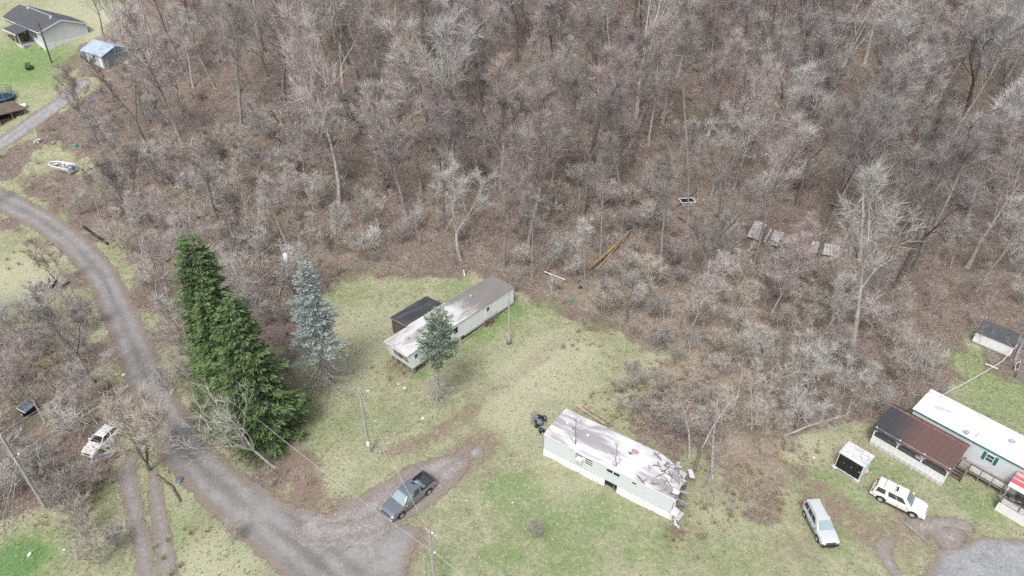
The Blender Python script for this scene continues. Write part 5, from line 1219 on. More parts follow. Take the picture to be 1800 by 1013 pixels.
for i in range(n):
    for k in range(5):
        if i % 2 == 0: a_ = 2 * math.pi * i / n; m.bar((R_ * math.cos(a_), R_ * math.sin(a_), .9), (R_ * math.cos(a_ + .22), R_ * math.sin(a_ + .22), 2.5), .03)
    for z in (1.2, 1.6, 2.0, 2.5): a_, b_ = 2 * math.pi * i / n, 2 * math.pi * (i + 1) / n; m.bar((R_ * math.cos(a_), R_ * math.sin(a_), z), (R_ * math.cos(b_), R_ * math.sin(b_), z), .04)
m.build('safety_net', M['net'], TR)
p = at(52, 122); o = thing('round_shrub', 'small round evergreen shrub on the far lawn', 'shrub', p); me1, me2 = conifer(91, 1.3, .75, .1, .2, 8, .3, .16, 7, .05, power=.4); link('trunk', me1, M['bark'], o); link('crown', me2, M['spruce'], o)

# --- boat on the grass
a, b = at(86, 292), at(136, 306); rz, Lb = frame_from(a, b); c = (a + b) / 2; c[2] = H(c[0], c[1]); Lb = 5.4
BT = thing('boat', 'white open motor boat lying in the weeds beside the road', 'boat', c, rz)
def boat_ring(s, z, off=0.):
    P = []
    for i in range(25):
        t = i / 24; x = -Lb / 2 + Lb * (1 - abs(2 * t - 1)); hw_ = (.98 - off) * (1 if x > -.3 else max(.0, 1 - ((-.3 - x) / (Lb / 2 - .3 + .001)) ** 2) ** .55); P.append((x + (off * .8 if x < 0 else 0), (hw_ if t < .5 else -hw_) * s, z))
    return P
m = MB(); r1_, r2_, r3_ = boat_ring(.62, .1), boat_ring(.95, .55), boat_ring(1., .95); n = 25
m.add(r1_ + r2_ + r3_, [(k * n + i, k * n + i + 1, (k + 1) * n + i + 1, (k + 1) * n + i) for k in range(2) for i in range(n - 1)] + [tuple(range(n))]); 
m.add([r1_[12], r1_[12]], []); o = m.build('hull', M['offwhite'], BT, 40)
m = MB(); m.tube(boat_ring(1.0, .97), .13, 6); m.build('gunwale', M['white'], BT, 60)
m = MB(); rr = boat_ring(.9, .35, .08); m.add(rr, [tuple(range(n))]); m.build('floor', M['board_grey'], BT)
m = MB(); m.box(Lb / 2 - .12, Lb / 2, -.95, .95, .1, 1.05); m.build('transom', M['white'], BT)
for (x, y, mt) in ((.1, .35, M['white']), (-.1, -.35, M['white']), (1.4, .4, M['offwhite'])):
    m = MB(); m.box(x - .28, x + .28, y - .25, y + .25, .35, .75); s_ = m.build('seat', mt, BT, bevel=.05); m = MB(); m.box(x + .2, x + .3, y - .25, y + .25, .752, 1.15); m.build('backrest', mt, s_, bevel=.03)
m = MB(); m.box(-1.2, -.8, -.6, .6, .35, .85); m.build('console', M['board_brown'], BT); m = MB(); m.lump((Lb / 2 + .15, 0, 1.05), (.3, .28, .4), 3, 10, 6, .05); m.tube([(Lb / 2 + .2, 0, 1.0), (Lb / 2 + .2, 0, .15)], .1, 8); m.build('outboard_motor', M['tarp'], BT, 50)
m = MB(); m.lump((1.9, -.2, .9), (.5, .5, .3), 5, 9, 6, .3); m.build('bundled_tarp', M['tarp'], BT)

# --- collapsed shed in the wood
A = at(1312, 420); Bq = at(1366, 440); rz, Lr = frame_from(A, Bq); RU = thing('collapsed_shed', 'collapsed grey board shed among the trees', 'shed', A, rz); rg = np.random.default_rng(9)
for k in range(2):
    for i in range(13):
        x = k * (Lr * .52) + i * Lr * .036 + .02; m = MB(); z0 = .5 - .2 * k; s = rg.uniform(-.08, .08); m.sheet((x, -.2 + s, z0), (x + Lr * .034, -.2 + s, z0), (x + Lr * .034, 2.9 + s, z0 + 1.3 - .5 * k), (x, 2.9 + s, z0 + 1.3 - .5 * k), .03)
        if not (k == 1 and i in (2, 3) or k == 0 and i > 10): m.build('roof_board', M['board_pale'], RU)
m = MB(); m.box(.1, Lr * .95, .6, 2.6, -.3, .5); m.build('fallen_wall', M['board_brown'], RU)
for k in range(24):
    x, y = Lr * rg.uniform(.7, 2.0), rg.uniform(-.3, 3.2); a_ = rg.uniform(-.6, .6) + (1.57 if k % 3 == 0 else 0); l = rg.uniform(.8, 2.4); z = rg.uniform(.1, .9); m = MB(); m.bar((x - l / 2 * math.cos(a_), y - l / 2 * math.sin(a_), z), (x + l / 2 * math.cos(a_), y + l / 2 * math.sin(a_), z + rg.uniform(-.4, .4)), .14, .03); m.build('broken_board', [M['board_grey'], M['board_brown'], M['dark']][k % 3], RU)
A = at(1425, 447); o = thing('collapsed_roof_panel', 'slatted grey roof panel fallen beyond the collapsed shed', 'roof panel', A, -.35)
for i in range(9): m = MB(); m.sheet((i * .42, 0, .3), (i * .42 + .38, 0, .3), (i * .42 + .38, 2.2, 1.0), (i * .42, 2.2, 1.0), .03); m.build('roof_board', M['board_pale'], o)
m = MB(); m.bar((-.2, .2, -.1), (.1, 1.4, 1.3), .22, .05); m.build('white_board', M['white'], o)
# metal tub in the wood
A = at(1196, 362); Bq = at(1220, 360); rz, Lt = frame_from(A, Bq); o = thing('metal_tub', 'pale grey metal tub lying in the clearing of the wood', 'tub', A, rz)
m = MB(); m.hexa([(.1, -.35, 0), (Lt - .1, -.35, 0), (Lt - .1, .9, 0), (.1, .9, 0)], [(0, -.45, .75), (Lt, -.45, .75), (Lt, 1.0, .75), (0, 1.0, .75)]); m.build('shell', M['galv'], o, bevel=.05); m = MB(); m.box(.12, Lt - .12, -.33, .88, .752, .765); m.build('opening', M['dark'], o)
m = MB()
for (a_, b_) in (((0, -.47, .76), (Lt, -.47, .76)), ((0, 1.02, .76), (Lt, 1.02, .76)), ((-.02, -.47, .76), (-.02, 1.02, .76)), ((Lt + .02, -.47, .76), (Lt + .02, 1.02, .76))): m.bar(a_, b_, .12, .08)
m.build('rim', M['white'], o)

# ---------------------------------------------------------------- poles and wires
def sag_wire(name, label, a, b, sag=.6, r=.018, group=None, mat=None):
    a, b = np.array(a, float), np.array(b, float); t = np.linspace(0, 1, 14)
    P = a[None] * (1 - t)[:, None] + b[None] * t[:, None]; P[:, 2] -= sag * 4 * t * (1 - t)
    m = MB(); m.tube([tuple(p) for p in P], r, 5); return setp(m.build(name, mat or M['wire']), label, 'wire', group)

def pole(label, base, h, r=.14, mat=None, lean=(0, 0)):
    p = at(*base); o = thing('utility_pole', label, 'pole', p); o.rotation_euler = (lean[0], lean[1], 0)
    m = MB(); m.tube([(0, 0, -.3), (0, 0, h * .5), (0, 0, h)], [r, r * .85, r * .65], 10); m.build('shaft', mat or M['pole'], o, 60); return o, p
PA, pa = pole('weathered pole with white meter sign on the lawn near the pickup', (650, 795), 9.0, .165)
m = MB(); m.box(-.16, .16, -.2, -.14, 1.15, 1.75); m.build('sign_plate', M['white'], PA); m = MB(); m.tube([(0, 0, -.3), (0, 0, 1.0)], .15, 10); m.build('dark_foot', M['pole_dark'], PA)
m = MB(); m.bar((0, -.02, 8.7), (.75, -.05, 8.85), .05); m.build('lamp_arm', M['galv'], PA); m = MB(); m.lump((.9, -.05, 8.8), (.22, .12, .09), 3, 8, 5, .05); m.build('lamp_head', M['galv'], PA, 60)
PB, pb = pole('grey pole standing in front of the long mobile home', (895, 604), 7.8, .17); m = MB(); m.lump((0, 0, .1), (.35, .3, .3), 6, 9, 5, .3); m.build('stone_foot', M['board_brown'], PB); m = MB(); m.box(-.06, .12, -.2, -.1, 6.9, 7.2); m.build('service_box', M['galv'], PB)
PC, pc = pole('tall leaning pole at the left edge above the brush', (80, 893), 10.1, .17); m = MB(); m.tube([(0, 0, 10.05), (0, 0, 10.3)], .06, 8); m.build('insulator', M['lens'], PC)
m = MB(); m.bar((0, -.1, 7.4), (.45, .1, 7.5), .08); m.build('bracket', M['rust_ridge'], PC); m = MB(); m.lump((.5, .1, 7.55), (.09, .09, .12), 1, 8, 5, .05); m.build('insulator', M['lens'], PC)
PD, pd = pole('pole with crossarm rising beside the driveway at the bottom', (766, 1036), 8.1, .15)
m = MB(); m.bar((-.45, .45, 7.95), (.75, -.35, 7.75), .09, .11); m.build('crossarm', M['pole'], PD); m = MB(); m.lump((.25, -.1, 8.05), (.1, .1, .13), 1, 8, 5, .05); m.build('insulator', M['lens'], PD); m = MB(); m.lump((.3, -.2, 5.6), (.1, .1, .12), 2, 8, 5, .05); m.build('insulator', M['lens'], PD); m = MB(); m.tube([(.17, -.02, 0), (.13, -.02, 7.5)], .03, 6); m.build('conduit', M['galv'], PD)
p2 = at(752, 1030); o = thing('stub_pole', 'short grey stub pole left of the crossarm pole', 'pole', p2); m = MB(); m.tube([(0, 0, -.2), (0, 0, 4.2)], [.09, .07], 8); m.build('shaft', M['pole'], o, 60); m = MB(); m.tube([(0, 0, 4.2), (0, 0, 4.25)], .08, 8); m.build('cap', M['galv'], o)
PE, pe = pole('thin pole carrying a white transformer beside the blue spruce', (516, 528), 9.6, .12, M['pole'])
m = MB(); m.tube([(.32, -.15, 6.2), (.32, -.15, 6.3), (.32, -.15, 7.4), (.32, -.15, 7.5)], [.2, .3, .3, .2], 12); m.build('transformer', M['white'], PE, 60); m = MB(); m.tube([(.32, -.15, 7.5), (.32, -.15, 7.75)], .06, 8); m.build('bushing', M['lens'], PE)
m = MB(); m.bar((-.7, 0, 8.7), (.7, 0, 8.7), .09, .11); m.build('crossarm', M['galv'], PE)
PF, pf = pole('dark pole leaning in front of the far house', (91, 111), 8.2, .17, M['pole_dark'], (0, .05)); m = MB(); m.bar((-.6, 0, 7.6), (.6, 0, 7.6), .1); m.build('crossarm', M['pole_dark'], PF)
w = 'overhead wires between the poles'
sag_wire('power_line', 'upper wire from the transformer pole to the tall left edge pole', pe + [0, 0, 9.5], pc + [0, 0, 10.2], .5)
sag_wire('power_line', 'lower wire from the transformer pole to the bracket of the left edge pole', pe + [0, 0, 6.5], pc + [.4, 0, 7.6], .6)
sag_wire('power_line', 'third wire running under the bracket of the left edge pole', pe + [0, 0, 6.0], pc + [.1, 0, 6.7], .7)
sag_wire('power_line', 'wire crossing over the pickup to the crossarm pole', pa + [0, 0, 8.9], pd + [0, 0, 8.0], .7)
sag_wire('power_line', 'wire passing in front of the pickup bumper to the crossarm pole', at(420, 760) + [0, 0, 5.8], pd + [.2, -.2, 5.6], .6)
sag_wire('power_line', 'wire leaving the crossarm pole towards the lower right', pd + [.3, -.2, 5.6], pd + [9, -7, 5.0], .2)
sag_wire('guy_wire', 'guy wire from the lawn pole down to the grass', pa + [0, 0, 8.0], at(684, 815), .05, .014)
for dx, lb in ((-1.6, 'steep guy wire left of the left edge pole'), (-2.6, 'outer guy wire left of the left edge pole')): sag_wire('guy_wire', lb, pc + [0, 0, 6.6], pc + [dx, -3.0, .1], .02, .014)
sag_wire('clothes_line', 'pale line from the white roof to the low shed', atz(1650, 697, 3.2), at(1755, 648) + [0, 0, 1.2], .3, .03, None, M['pipe_white'])
sag_wire('clothes_line', 'short pale line from the bend up to the low shed', at(1755, 648) + [0, 0, 1.2], at(1776, 628) + [0, 0, 1.9], .1, .03, None, M['pipe_white'])
def stick(name, label, cat, a, b, r, mat, z=.08, bend=.0, taper=.7, ends=None):
    A, B = at(*a), at(*b); A[2] += z; B[2] += z; mid = (A + B) / 2 + np.array([bend, bend, .05]); mid[2] = H(mid[0], mid[1]) + z
    o = thing(name, label, cat, A); m = MB(); m.tube([(0, 0, 0), tuple((mid - A) * .5 + [0, 0, 0]), tuple(mid - A), tuple(B - A)], [r, r * .95, r * .85, r * taper], 9); m.build('stem', mat, o, 60)
    if ends: e = MB(); d = unit(mid - A); e.tube([tuple(-d * .02), tuple(d * .004)], r * .93, 9); e.build('cut_end', ends, o)
    return o
stick('fallen_log', 'mossy orange fallen trunk slanting up through the wood', 'log', (1035, 478), (1108, 410), .26, M['moss'], .5, .2); stick('fallen_log', 'thinner mossy trunk lying beside the orange one', 'log', (1048, 480), (1100, 418), .15, M['moss'], .3, -.3)
stick('fallen_log', 'long dark fallen trunk descending right in the middle of the wood', 'log', (1192, 382), (1293, 449), .25, M['rot'], .25); stick('fallen_log', 'dark fallen trunk in the upper middle of the wood', 'log', (1225, 335), (1180, 372), .2, M['rot'], .2)
stick('white_pipe', 'white plastic pipe lying at the wood edge', 'pipe', (957, 483), (993, 497), .07, M['pipe_white'], .5, 0, 1)
stick('fallen_log', 'pale fallen trunk slanting behind the collapsed end', 'log', (1218, 835), (1248, 720), .15, M['rot'], .5, .3, .5); stick('fallen_log', 'second pale trunk lying right of the collapsed end', 'log', (1250, 850), (1262, 700), .17, M['bark_pale'], .4, -.3, .5); stick('fallen_log', 'fallen dark log on the grass beside the wheel tracks', 'log', (275, 838), (318, 884), .13, M['rot'], .2, .25); stick('culvert_pipe', 'black culvert pipe lying beside the road bend', 'pipe', (148, 401), (191, 431), .22, M['black'], .2, 0, 1, M['pipe_white'])
for k, (a, b, r) in enumerate((((62, 510), (74, 499), .24), ((85, 493), (84, 504), .26), ((97, 494), (90, 508), .25), ((104, 510), (120, 496), .24), ((58, 515), (72, 511), .16), ((110, 505), (119, 499), .18))):
    stick('cut_log', ['leftmost thick cut log of the pile by the road', 'upright looking grey log in the middle of the pile', 'dark cut log next to the middle of the pile', 'pale ended long log at the right of the pile', 'thin log lying lowest left of the pile', 'short log resting on the right of the pile'][k], 'log', a, b, r, M['rot'] if k != 1 else M['board_grey'], r + (.0 if k < 5 else .3), 0, .95, M['cut'])
stick('plank', 'long weathered plank on the grass in front of the white car', 'plank', (1583, 914), (1628, 952), .11, M['board_grey'], .07, 0, 1); stick('plank', 'thin plank lying below the white flat roofed shed', 'plank', (1507, 853), (1548, 888), .07, M['board_grey'], .05, 0, 1); stick('plank', 'pale stick on the grass under the clothes line', 'plank', (1732, 640), (1754, 649), .06, M['pipe_white'], .05, 0, 1)
stick('plank', 'long board leaning along the back of the ruined home', 'plank', (1012, 717), (1062, 750), .09, M['wood_new'], .4, 0, 1); stick('plank', 'second board leaning along the back of the ruined home', 'plank', (1024, 716), (1072, 746), .07, M['wood_new'], .3, 0, 1)
stick('plank', 'bent board lying under the long mobile home wall', 'plank', (808, 605), (855, 570), .07, M['wood_new'], .15, .1, 1); stick('broken_stake', 'pale broken stake under the transformer pole', 'stake', (489, 532), (494, 508), .10, M['wood_new'], .2, 0, .9)
stick('dead_snag', 'pale broken tree trunk standing in the brush by the left edge pole', 'dead tree', (76, 836), (67, 792), .14, M['bark_pale'], .3); stick('white_branch', 'whitish fallen branch in the small green clearing', 'branch', (288, 319), (314, 326), .10, M['bark_pale'], .2)
stick('white_post', 'white pipe post standing behind the long mobile home', 'post', (817, 489), (815, 478), .07, M['pipe_white'], .3, 0, 1)
# wooden steps and rubbish by the far door of the long mobile home
A = at(862, 573); o = thing('broken_steps', 'heap of broken wooden steps at the door of the long mobile home', 'steps', A, .75); rg = np.random.default_rng(31)
for k in range(5): m = MB(); m.box(-.6, .6, .2 + k * .24, .44 + k * .24, .15 + k * .2, .19 + k * .2); m.build('tread', M['board_brown'], o)
for k in range(16): a_ = rg.uniform(0, 6.28); l = rg.uniform(.5, 1.1); x, y, z = rg.uniform(-.9, .9), rg.uniform(-.2, 1.0), rg.uniform(.1, .7); m = MB(); m.bar((x - l * math.cos(a_), y - l * .5 * math.sin(a_), z), (x + l * math.cos(a_), y + l * .5 * math.sin(a_), z + rg.uniform(-.5, .7)), .07, .03); m.build('broken_board', M['board_brown'] if k % 2 else M['rust_ridge'], o)
A = at(948, 752); o = thing('rubbish_heap', 'black rubbish bags heaped at the near end of the ruined home', 'rubbish', A)
for k in range(9): m = MB(); m.lump((rg.uniform(-.3, .6), rg.uniform(-.9, .9), .25 + .25 * (k % 3)), (rg.uniform(.25, .4), rg.uniform(.25, .4), .28), k + 3, 9, 6, .3); m.build('rubbish_bag', [M['blackbag'], M['blackbag'], M['tarp'], M['blackbag'], M['board_grey']][k % 5], o)
A = at(52, 726); o = thing('scrap_trailer', 'dark scrap trailer with slate panel in the left brush', 'trailer', A, -.5); m = MB(); m.hexa([(-.9, -.5, .35), (.7, -.5, .35), (.7, .5, .35), (-.9, .5, .35)], [(-.9, -.6, .75), (.7, -.6, .75), (.7, .6, .75), (-.9, .6, .75)]); m.build('bed', M['dark'], o)
m = MB(); m.sheet((-.85, -.55, .78), (.65, -.55, .78), (.65, .6, .95), (-.85, .6, .95), .04); m.build('panel', M['tarp'], o); m = MB(); m.bar((-.9, -.6, .84), (.7, -.6, .84), .09); m.bar((-.9, -.6, .84), (-.9, .6, .98), .07); m.build('rim', M['white'], o)
tm, rm = wheel_mesh(.3, .18)
for y in (-.62, .62): w_ = link('wheel', tm, M['black'], o); w_.location = (-.1, y, .3); link('rim', rm, M['offwhite'], w_)
for k, (px, py, s, mt, lb) in enumerate(((172, 803, .5, 'tarp', 'slate blue sack in front of the abandoned car'), (193, 800, .45, 'tarp', 'dark blue bundle right of the sack by the abandoned car'), (316, 846, .42, 'tarp', 'flat slate lid beside the fallen log'), (210, 930, .3, 'tarp', 'slate scrap in the grass near the wheel tracks'), (132, 257, .45, 'teal', 'green tub lid in the weeds above the boat'), (108, 710, .7, 'board_brown', 'dusty mound of scrap in the left brush'), (67, 250, .8, 'galv', 'heap of grey scrap beside the lane'), (94, 252, .5, 'stone', 'pale scrap right of the grey heap'), (158, 298, .4, 'tarp', 'slate bag right of the boat'), (160, 180, .6, 'blue', 'faded blue drum among the far trees'), (1020, 507, .35, 'blackbag', 'black bucket at the wood edge'), (1003, 528, .45, 'teal', 'dark green bundle at the wood edge'), (1650, 400, .4, 'blackbag', 'black sack in the right wood'))):
    p = at(px, py); o = thing('scrap', lb, 'scrap', p, k * .7); m = MB(); m.lump((0, 0, s * .35), (s, s * .8, s * .45), k + 40, 10, 6, .25); m.build('bundle', M[mt], o); m = MB(); m.lump((s * .5, s * .3, s * .5), (s * .4, s * .3, s * .25), k + 60, 8, 5, .3); m.build('fold', M[mt], o)
p = at(192, 622); litter = [(711, 683, .22), (743, 736, .25), (396, 446, .28), (901, 884, .15), (443, 577, .2), (102, 690, .22), (53, 975, .28), (113, 967, .18), (1430, 805, .2), (380, 448, .2), (455, 451, .15), (700, 676, .15), (590, 905, .2), (610, 960, .18), (602, 993, .2), (1237, 352, .2), (150, 640, .15), (218, 660, .3), (320, 312, .15), (352, 315, .15), (440, 345, .15), (820, 880, .12), (660, 740, .12), (640, 650, .14)]
rocks = ((590, 905), (610, 960), (602, 993))
for k, (px, py, s) in enumerate(litter):
    s *= .8; q = at(px, py); m = MB(); m.lump((0, 0, s * .4), (s, s * .75, s * .45), k + 100, 8, 5, .3); o = m.build('litter_scrap', M['white'] if (px, py) not in rocks else M['stone']); o.location = tuple(q); o.rotation_euler = (0, 0, k * 1.3)
    setp(o, 'pale rock on the dirt road junction' if (px, py) in rocks else 'scrap of white litter on the ground', 'rock' if (px, py) in rocks else 'litter', 'rocks on the road junction' if (px, py) in rocks else 'white litter scraps')
for k in range(22):                                               # rough stones edging the left lawn
    t = k / 33; q = at(5 + 95 * t + RNG.uniform(-6, 6), 925 - 22 * t + RNG.uniform(-9, 12)); s = RNG.uniform(.07, .19); m = MB(); m.lump((0, 0, s * .3), (s, s * .8, s * .5), k, 7, 5, .3); o = m.build('stone', M['stone']); o.location = tuple(q); setp(o, 'rough stone in the row edging the green corner lawn', 'stone', 'stones edging the corner lawn')

# ---------------------------------------------------------------- trees
def hgt(base, ty):
    lo, hi = 0., 60.
    for _ in range(30):
        m_ = (lo + hi) / 2
        if proj(base[0], base[1], base[2] + m_)[1] > ty: lo = m_
        else: hi = m_
    return lo
big_spruce = [((418, 700), 413, 4.3, 'tallest dark green spruce at the back of the roadside clump'), ((428, 738), 512, 3.0, 'middle dark green spruce of the roadside clump'), ((470, 764), 528, 4.4, 'broad front spruce of the roadside clump beside the junction')]
for k, (b, ty, R, lb) in enumerate(big_spruce):
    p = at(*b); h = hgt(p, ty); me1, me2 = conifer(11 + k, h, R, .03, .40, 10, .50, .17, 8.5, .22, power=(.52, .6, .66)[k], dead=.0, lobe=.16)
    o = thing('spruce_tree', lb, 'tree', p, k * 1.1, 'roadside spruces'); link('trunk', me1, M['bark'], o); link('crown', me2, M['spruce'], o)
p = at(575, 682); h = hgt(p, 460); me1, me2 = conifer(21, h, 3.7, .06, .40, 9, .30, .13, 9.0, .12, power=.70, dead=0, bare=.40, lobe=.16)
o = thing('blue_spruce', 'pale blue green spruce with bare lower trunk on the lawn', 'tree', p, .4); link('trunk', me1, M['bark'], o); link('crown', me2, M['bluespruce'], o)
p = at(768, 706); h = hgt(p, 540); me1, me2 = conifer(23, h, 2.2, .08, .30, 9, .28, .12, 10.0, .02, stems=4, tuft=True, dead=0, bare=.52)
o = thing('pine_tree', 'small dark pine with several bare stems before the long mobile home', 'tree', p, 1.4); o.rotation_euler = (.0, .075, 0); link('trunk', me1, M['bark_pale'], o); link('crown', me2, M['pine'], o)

# kinds of bare tree: (seed, height, trunk radius, options)
kinds = [dict(Ht=20, r0=.26, cb=.42, spread=.30, nl=17), dict(Ht=22, r0=.30, cb=.35, spread=.36, nl=18, leaders=2, fork=.38), dict(Ht=18, r0=.24, cb=.30, spread=.36, nl=17), dict(Ht=20, r0=.30, leaders=3, fork=.30, spread=.38, nl=18),
         dict(Ht=21, r0=.22, cb=.55, spread=.22, nl=13), dict(Ht=16, r0=.20, cb=.28, spread=.38, nl=16), dict(Ht=19, r0=.27, leaders=2, fork=.45, spread=.34, nl=16), dict(Ht=22, r0=.28, cb=.48, spread=.28, nl=16, lean=.12)]
KT = [bare_tree(100 + i, **k) for i, k in enumerate(kinds)]
small = [dict(Ht=8, r0=.10, cb=.15, spread=.42, nl=13, twl=1.0, n2=5, n3=4, dens=.6), dict(Ht=7, r0=.09, leaders=4, fork=.08, spread=.40, nl=16, twl=1.0, n2=5, n3=4, dens=.6), dict(Ht=9, r0=.11, leaders=3, fork=.15, spread=.42, nl=15, twl=1.05, n2=5, n3=4, dens=.6), dict(Ht=10, r0=.09, cb=.35, spread=.25, nl=12, twl=.95, n2=4, n3=4, dens=.65)]
KS = [bare_tree(140 + i, **k) for i, k in enumerate(small)]
KP = [bare_tree(160, Ht=19, r0=.30, cb=.40, spread=.34, nl=16, leaders=1, n2=6, n3=5, twigw=.03, dens=.8), bare_tree(161, Ht=9, r0=.16, leaders=4, fork=.10, spread=.55, nl=16, twl=1.2, n2=6, n3=4, twigw=.03, dens=.7, ang=(.7, 1.2)), bare_tree(162, Ht=18, r0=.34, leaders=3, fork=.42, spread=.30, nl=12, n2=4, n3=3, dens=.6)]
for k_, (a, b) in enumerate(KT): a.materials.append(M['bark'] if k_ not in (1, 6) else M['bark_dark']); b.materials.append(M[['twig', 'twig_dark', 'twig', 'twig_ash', 'twig', 'twig_red', 'twig_dark', 'twig_ash'][k_]])
for ms, mm in ((KS, (M['bark'], M['twig_tan'])), (KP, (M['bark_pale'], M['twig_pale']))):
    for a, b in ms: a.materials.append(mm[0]); b.materials.append(mm[1])
KB = [bare_tree(180 + i, Ht=4.5, r0=.05, leaders=(7, 5, 9)[i], fork=.05, spread=(.45, .55, .40)[i], nl=(24, 20, 27)[i], twl=.95, n2=4, n3=2, dens=.55, twigw=.026, ang=(.3, .9)) for i in range(3)]
for (a, b), m_ in zip(KB, ('twig_tan', 'twig_ash', 'twig')): a.materials.append(M['bark']); b.materials.append(M[m_])
hero = [  # base, top row, mesh, native height, turn, label
    ((598, 385), 60, KT[2], 18, .3, 'large spreading grey tree with pinkish crown left of centre'), ((793, 300), -25, KT[3], 20, 1.2, 'broad pale crowned tree high on the slope left of centre'),
    ((1118, 205), -60, KP[2], 18, 2.0, 'open dead looking tree with crooked pale limbs on the upper slope'), ((1055, 455), 255, KT[4], 21, .2, 'slender straight tree at the wood edge right of the long home'),
    ((1160, 488), 280, KT[4], 21, 1.9, 'thin tree with dark foot between the fallen trunks'), ((1252, 488), 300, KT[6], 19, 2.6, 'twin stemmed tree left of the collapsed shed'), ((1325, 462), 225, KT[0], 20, 3.3, 'straight tree directly in front of the collapsed shed'),
    ((1497, 606), 330, KP[0], 19, .8, 'tall pale sycamore with whitish twigs right of the collapsed shed'), ((1432, 470), 150, KT[1], 22, .5, 'forked grey tree behind the pale sycamore'), ((1440, 602), 480, KP[0], 19, 2.4, 'slim pale tree left of the sycamore foot'),
    ((1640, 300), -40, KT[7], 22, .9, 'big vine hung tree leaning right in the upper right wood'), ((1450, 190), -60, KP[2], 18, .4, 'forking greenish grey tree in the upper right wood'), ((420, 165), -70, KT[3], 20, 2.2, 'thick dark tree on the upper left slope'), ((270, 190), -60, KT[7], 22, 4.0, 'tall leaning tree right of the blue shed'), ((215, 225), 150, KS[3], 10, 3.0, 'pair stemmed tree below the blue shed'),
    ((150, 200), 145, KS[3], 10, 1.7, 'thin dark tree beside the lane head'), ((935, 490), 330, KT[4], 21, 2.9, 'thin tree rising just behind the far end of the long home'), ((885, 470), 250, KT[0], 20, 4.4, 'straight tree behind the middle of the long home'), ((668, 430), 330, KS[3], 10, 1.0, 'small dark crooked tree on the bank behind the lawn'),
    ((690, 250), 20, KT[5], 16, 2.0, 'rounded grey tree on the middle slope'), ((880, 330), 130, KT[5], 16, .7, 'feathery tree above the long home'), ((1290, 330), 130, KT[2], 18, 5.0, 'bushy crowned tree above the collapsed shed'), ((1700, 470), 200, KT[2], 18, 3.9, 'drooping grey tree near the right edge of the wood'), ((1590, 420), 180, KT[3], 20, 1.1, 'wide crowned tree behind the sycamore to the right'),
]
taken = []
for (b, ty, ms, nat, turn, lb) in hero:
    p = at(*b); h = hgt(p, ty); o = thing('bare_tree', lb, 'tree', p, turn, 'bare winter trees'); s = h / nat; o.scale = (s, s, s)
    link('trunk', ms[0], None, o); link('crown', ms[1], None, o); taken.append(p[:2])
front = [((482, 822), 10.5, 'crook', 9.5, 2.4, 'pale crooked bare tree leaning over the road before the spruces'), ((263, 828), 9.0, None, 8, .2, 'dark limbed bare tree spreading over the abandoned car'), ((96, 492), 6.5, KS[1], 7, .6, 'many stemmed bare bush beside the cut logs'), ((118, 494), 6.2, KS[3], 10, 2.0, 'thin dark sapling right of the cut logs'),
         ((105, 640), 7.2, KS[1], 7, 2.2, 'wide grey bush filling the verge left of the road'), ((40, 600), 6.0, KS[2], 9, 1.0, 'grey bush at the left edge below the field'), ((150, 580), 4.8, KS[1], 7, 4.2, 'low grey bush close to the road edge'), ((25, 680), 5.0, KS[0], 8, 3.0, 'greenish bare bush above the scrap trailer'),
         ((1003, 816), 6.4, 'sap', 10, .4, 'thin sapling standing before the ruined home left of its window'), ((1079, 861), 6.6, 'sap', 10, 2.1, 'thin sapling standing before the dark windows of the ruined home'), ((943, 945), 2.4, KS[1], 7, 1.3, 'small pale bush alone on the lower lawn'),
         ((1390, 690), 8.0, KP[1], 9, .3, 'large whitish spreading bush in the right thicket'), ((1330, 655), 6.5, KP[1], 9, 2.3, 'whitish bush reaching left over the thicket'), ((1400, 755), 7.0, KP[1], 9, 4.1, 'pale bush nearest the white flat roofed shed'), ((1480, 700), 6.5, KP[1], 9, 5.0, 'pale bush left of the porch shed roof'), ((1560, 640), 6.5, KS[2], 9, 1.0, 'grey bush behind the porch shed'), ((1300, 760), 6.0, KS[1], 7, 3.0, 'tangled bush right of the fallen trunks'),
         ((300, 690), 4.0, KS[0], 8, 1., 'small bush between the road and the spruces'), ((135, 900), 5.0, KS[1], 7, .9, 'tan rounded bush right of the left edge pole'), ((175, 990), 4.2, KS[2], 9, 2.5, 'low straggling bush at the bottom left'), ((20, 880), 5.0, KS[1], 7, 3.3, 'dense dark bush in the lower left corner'), ((55, 860), 4.5, KS[2], 9, 5.3, 'dense dark bush behind the left edge pole'), ((95, 850), 5.0, KS[2], 9, 1.1, 'bushy thicket right behind the left edge pole'), ((160, 868), 4.6, KS[0], 8, 2.2, 'tan bush between the left edge pole and the wheel tracks'), ((150, 945), 4.2, KS[1], 7, 4.2, 'tan bush below the rounded one near the left edge pole'), ((205, 960), 3.0, KS[0], 8, 3.1, 'low bush beside the left wheel rut'), ((20, 830), 5.0, KS[0], 8, 3.1, 'upright bush left of the left edge pole'), ((415, 950), 2.2, KS[0], 8, 5.3, 'small pale bush beside the road below the junction'), ((510, 520), 5.0, KS[1], 7, 2.7, 'low tan bush under the transformer pole'), ((470, 505), 5.0, KS[2], 9, .7, 'bush left of the transformer pole'), ((430, 470), 5.2, KS[0], 8, .2, 'bush uphill of the tallest spruce')]
DK_TREE = bare_tree(171, Ht=8, r0=.17, leaders=5, fork=.18, spread=.62, nl=26, twl=1.1, n2=6, n3=5, dens=1.0, ang=(.7, 1.2)); DK_TREE[0].materials.append(M['bark_dark']); DK_TREE[1].materials.append(M['twig_tan'])
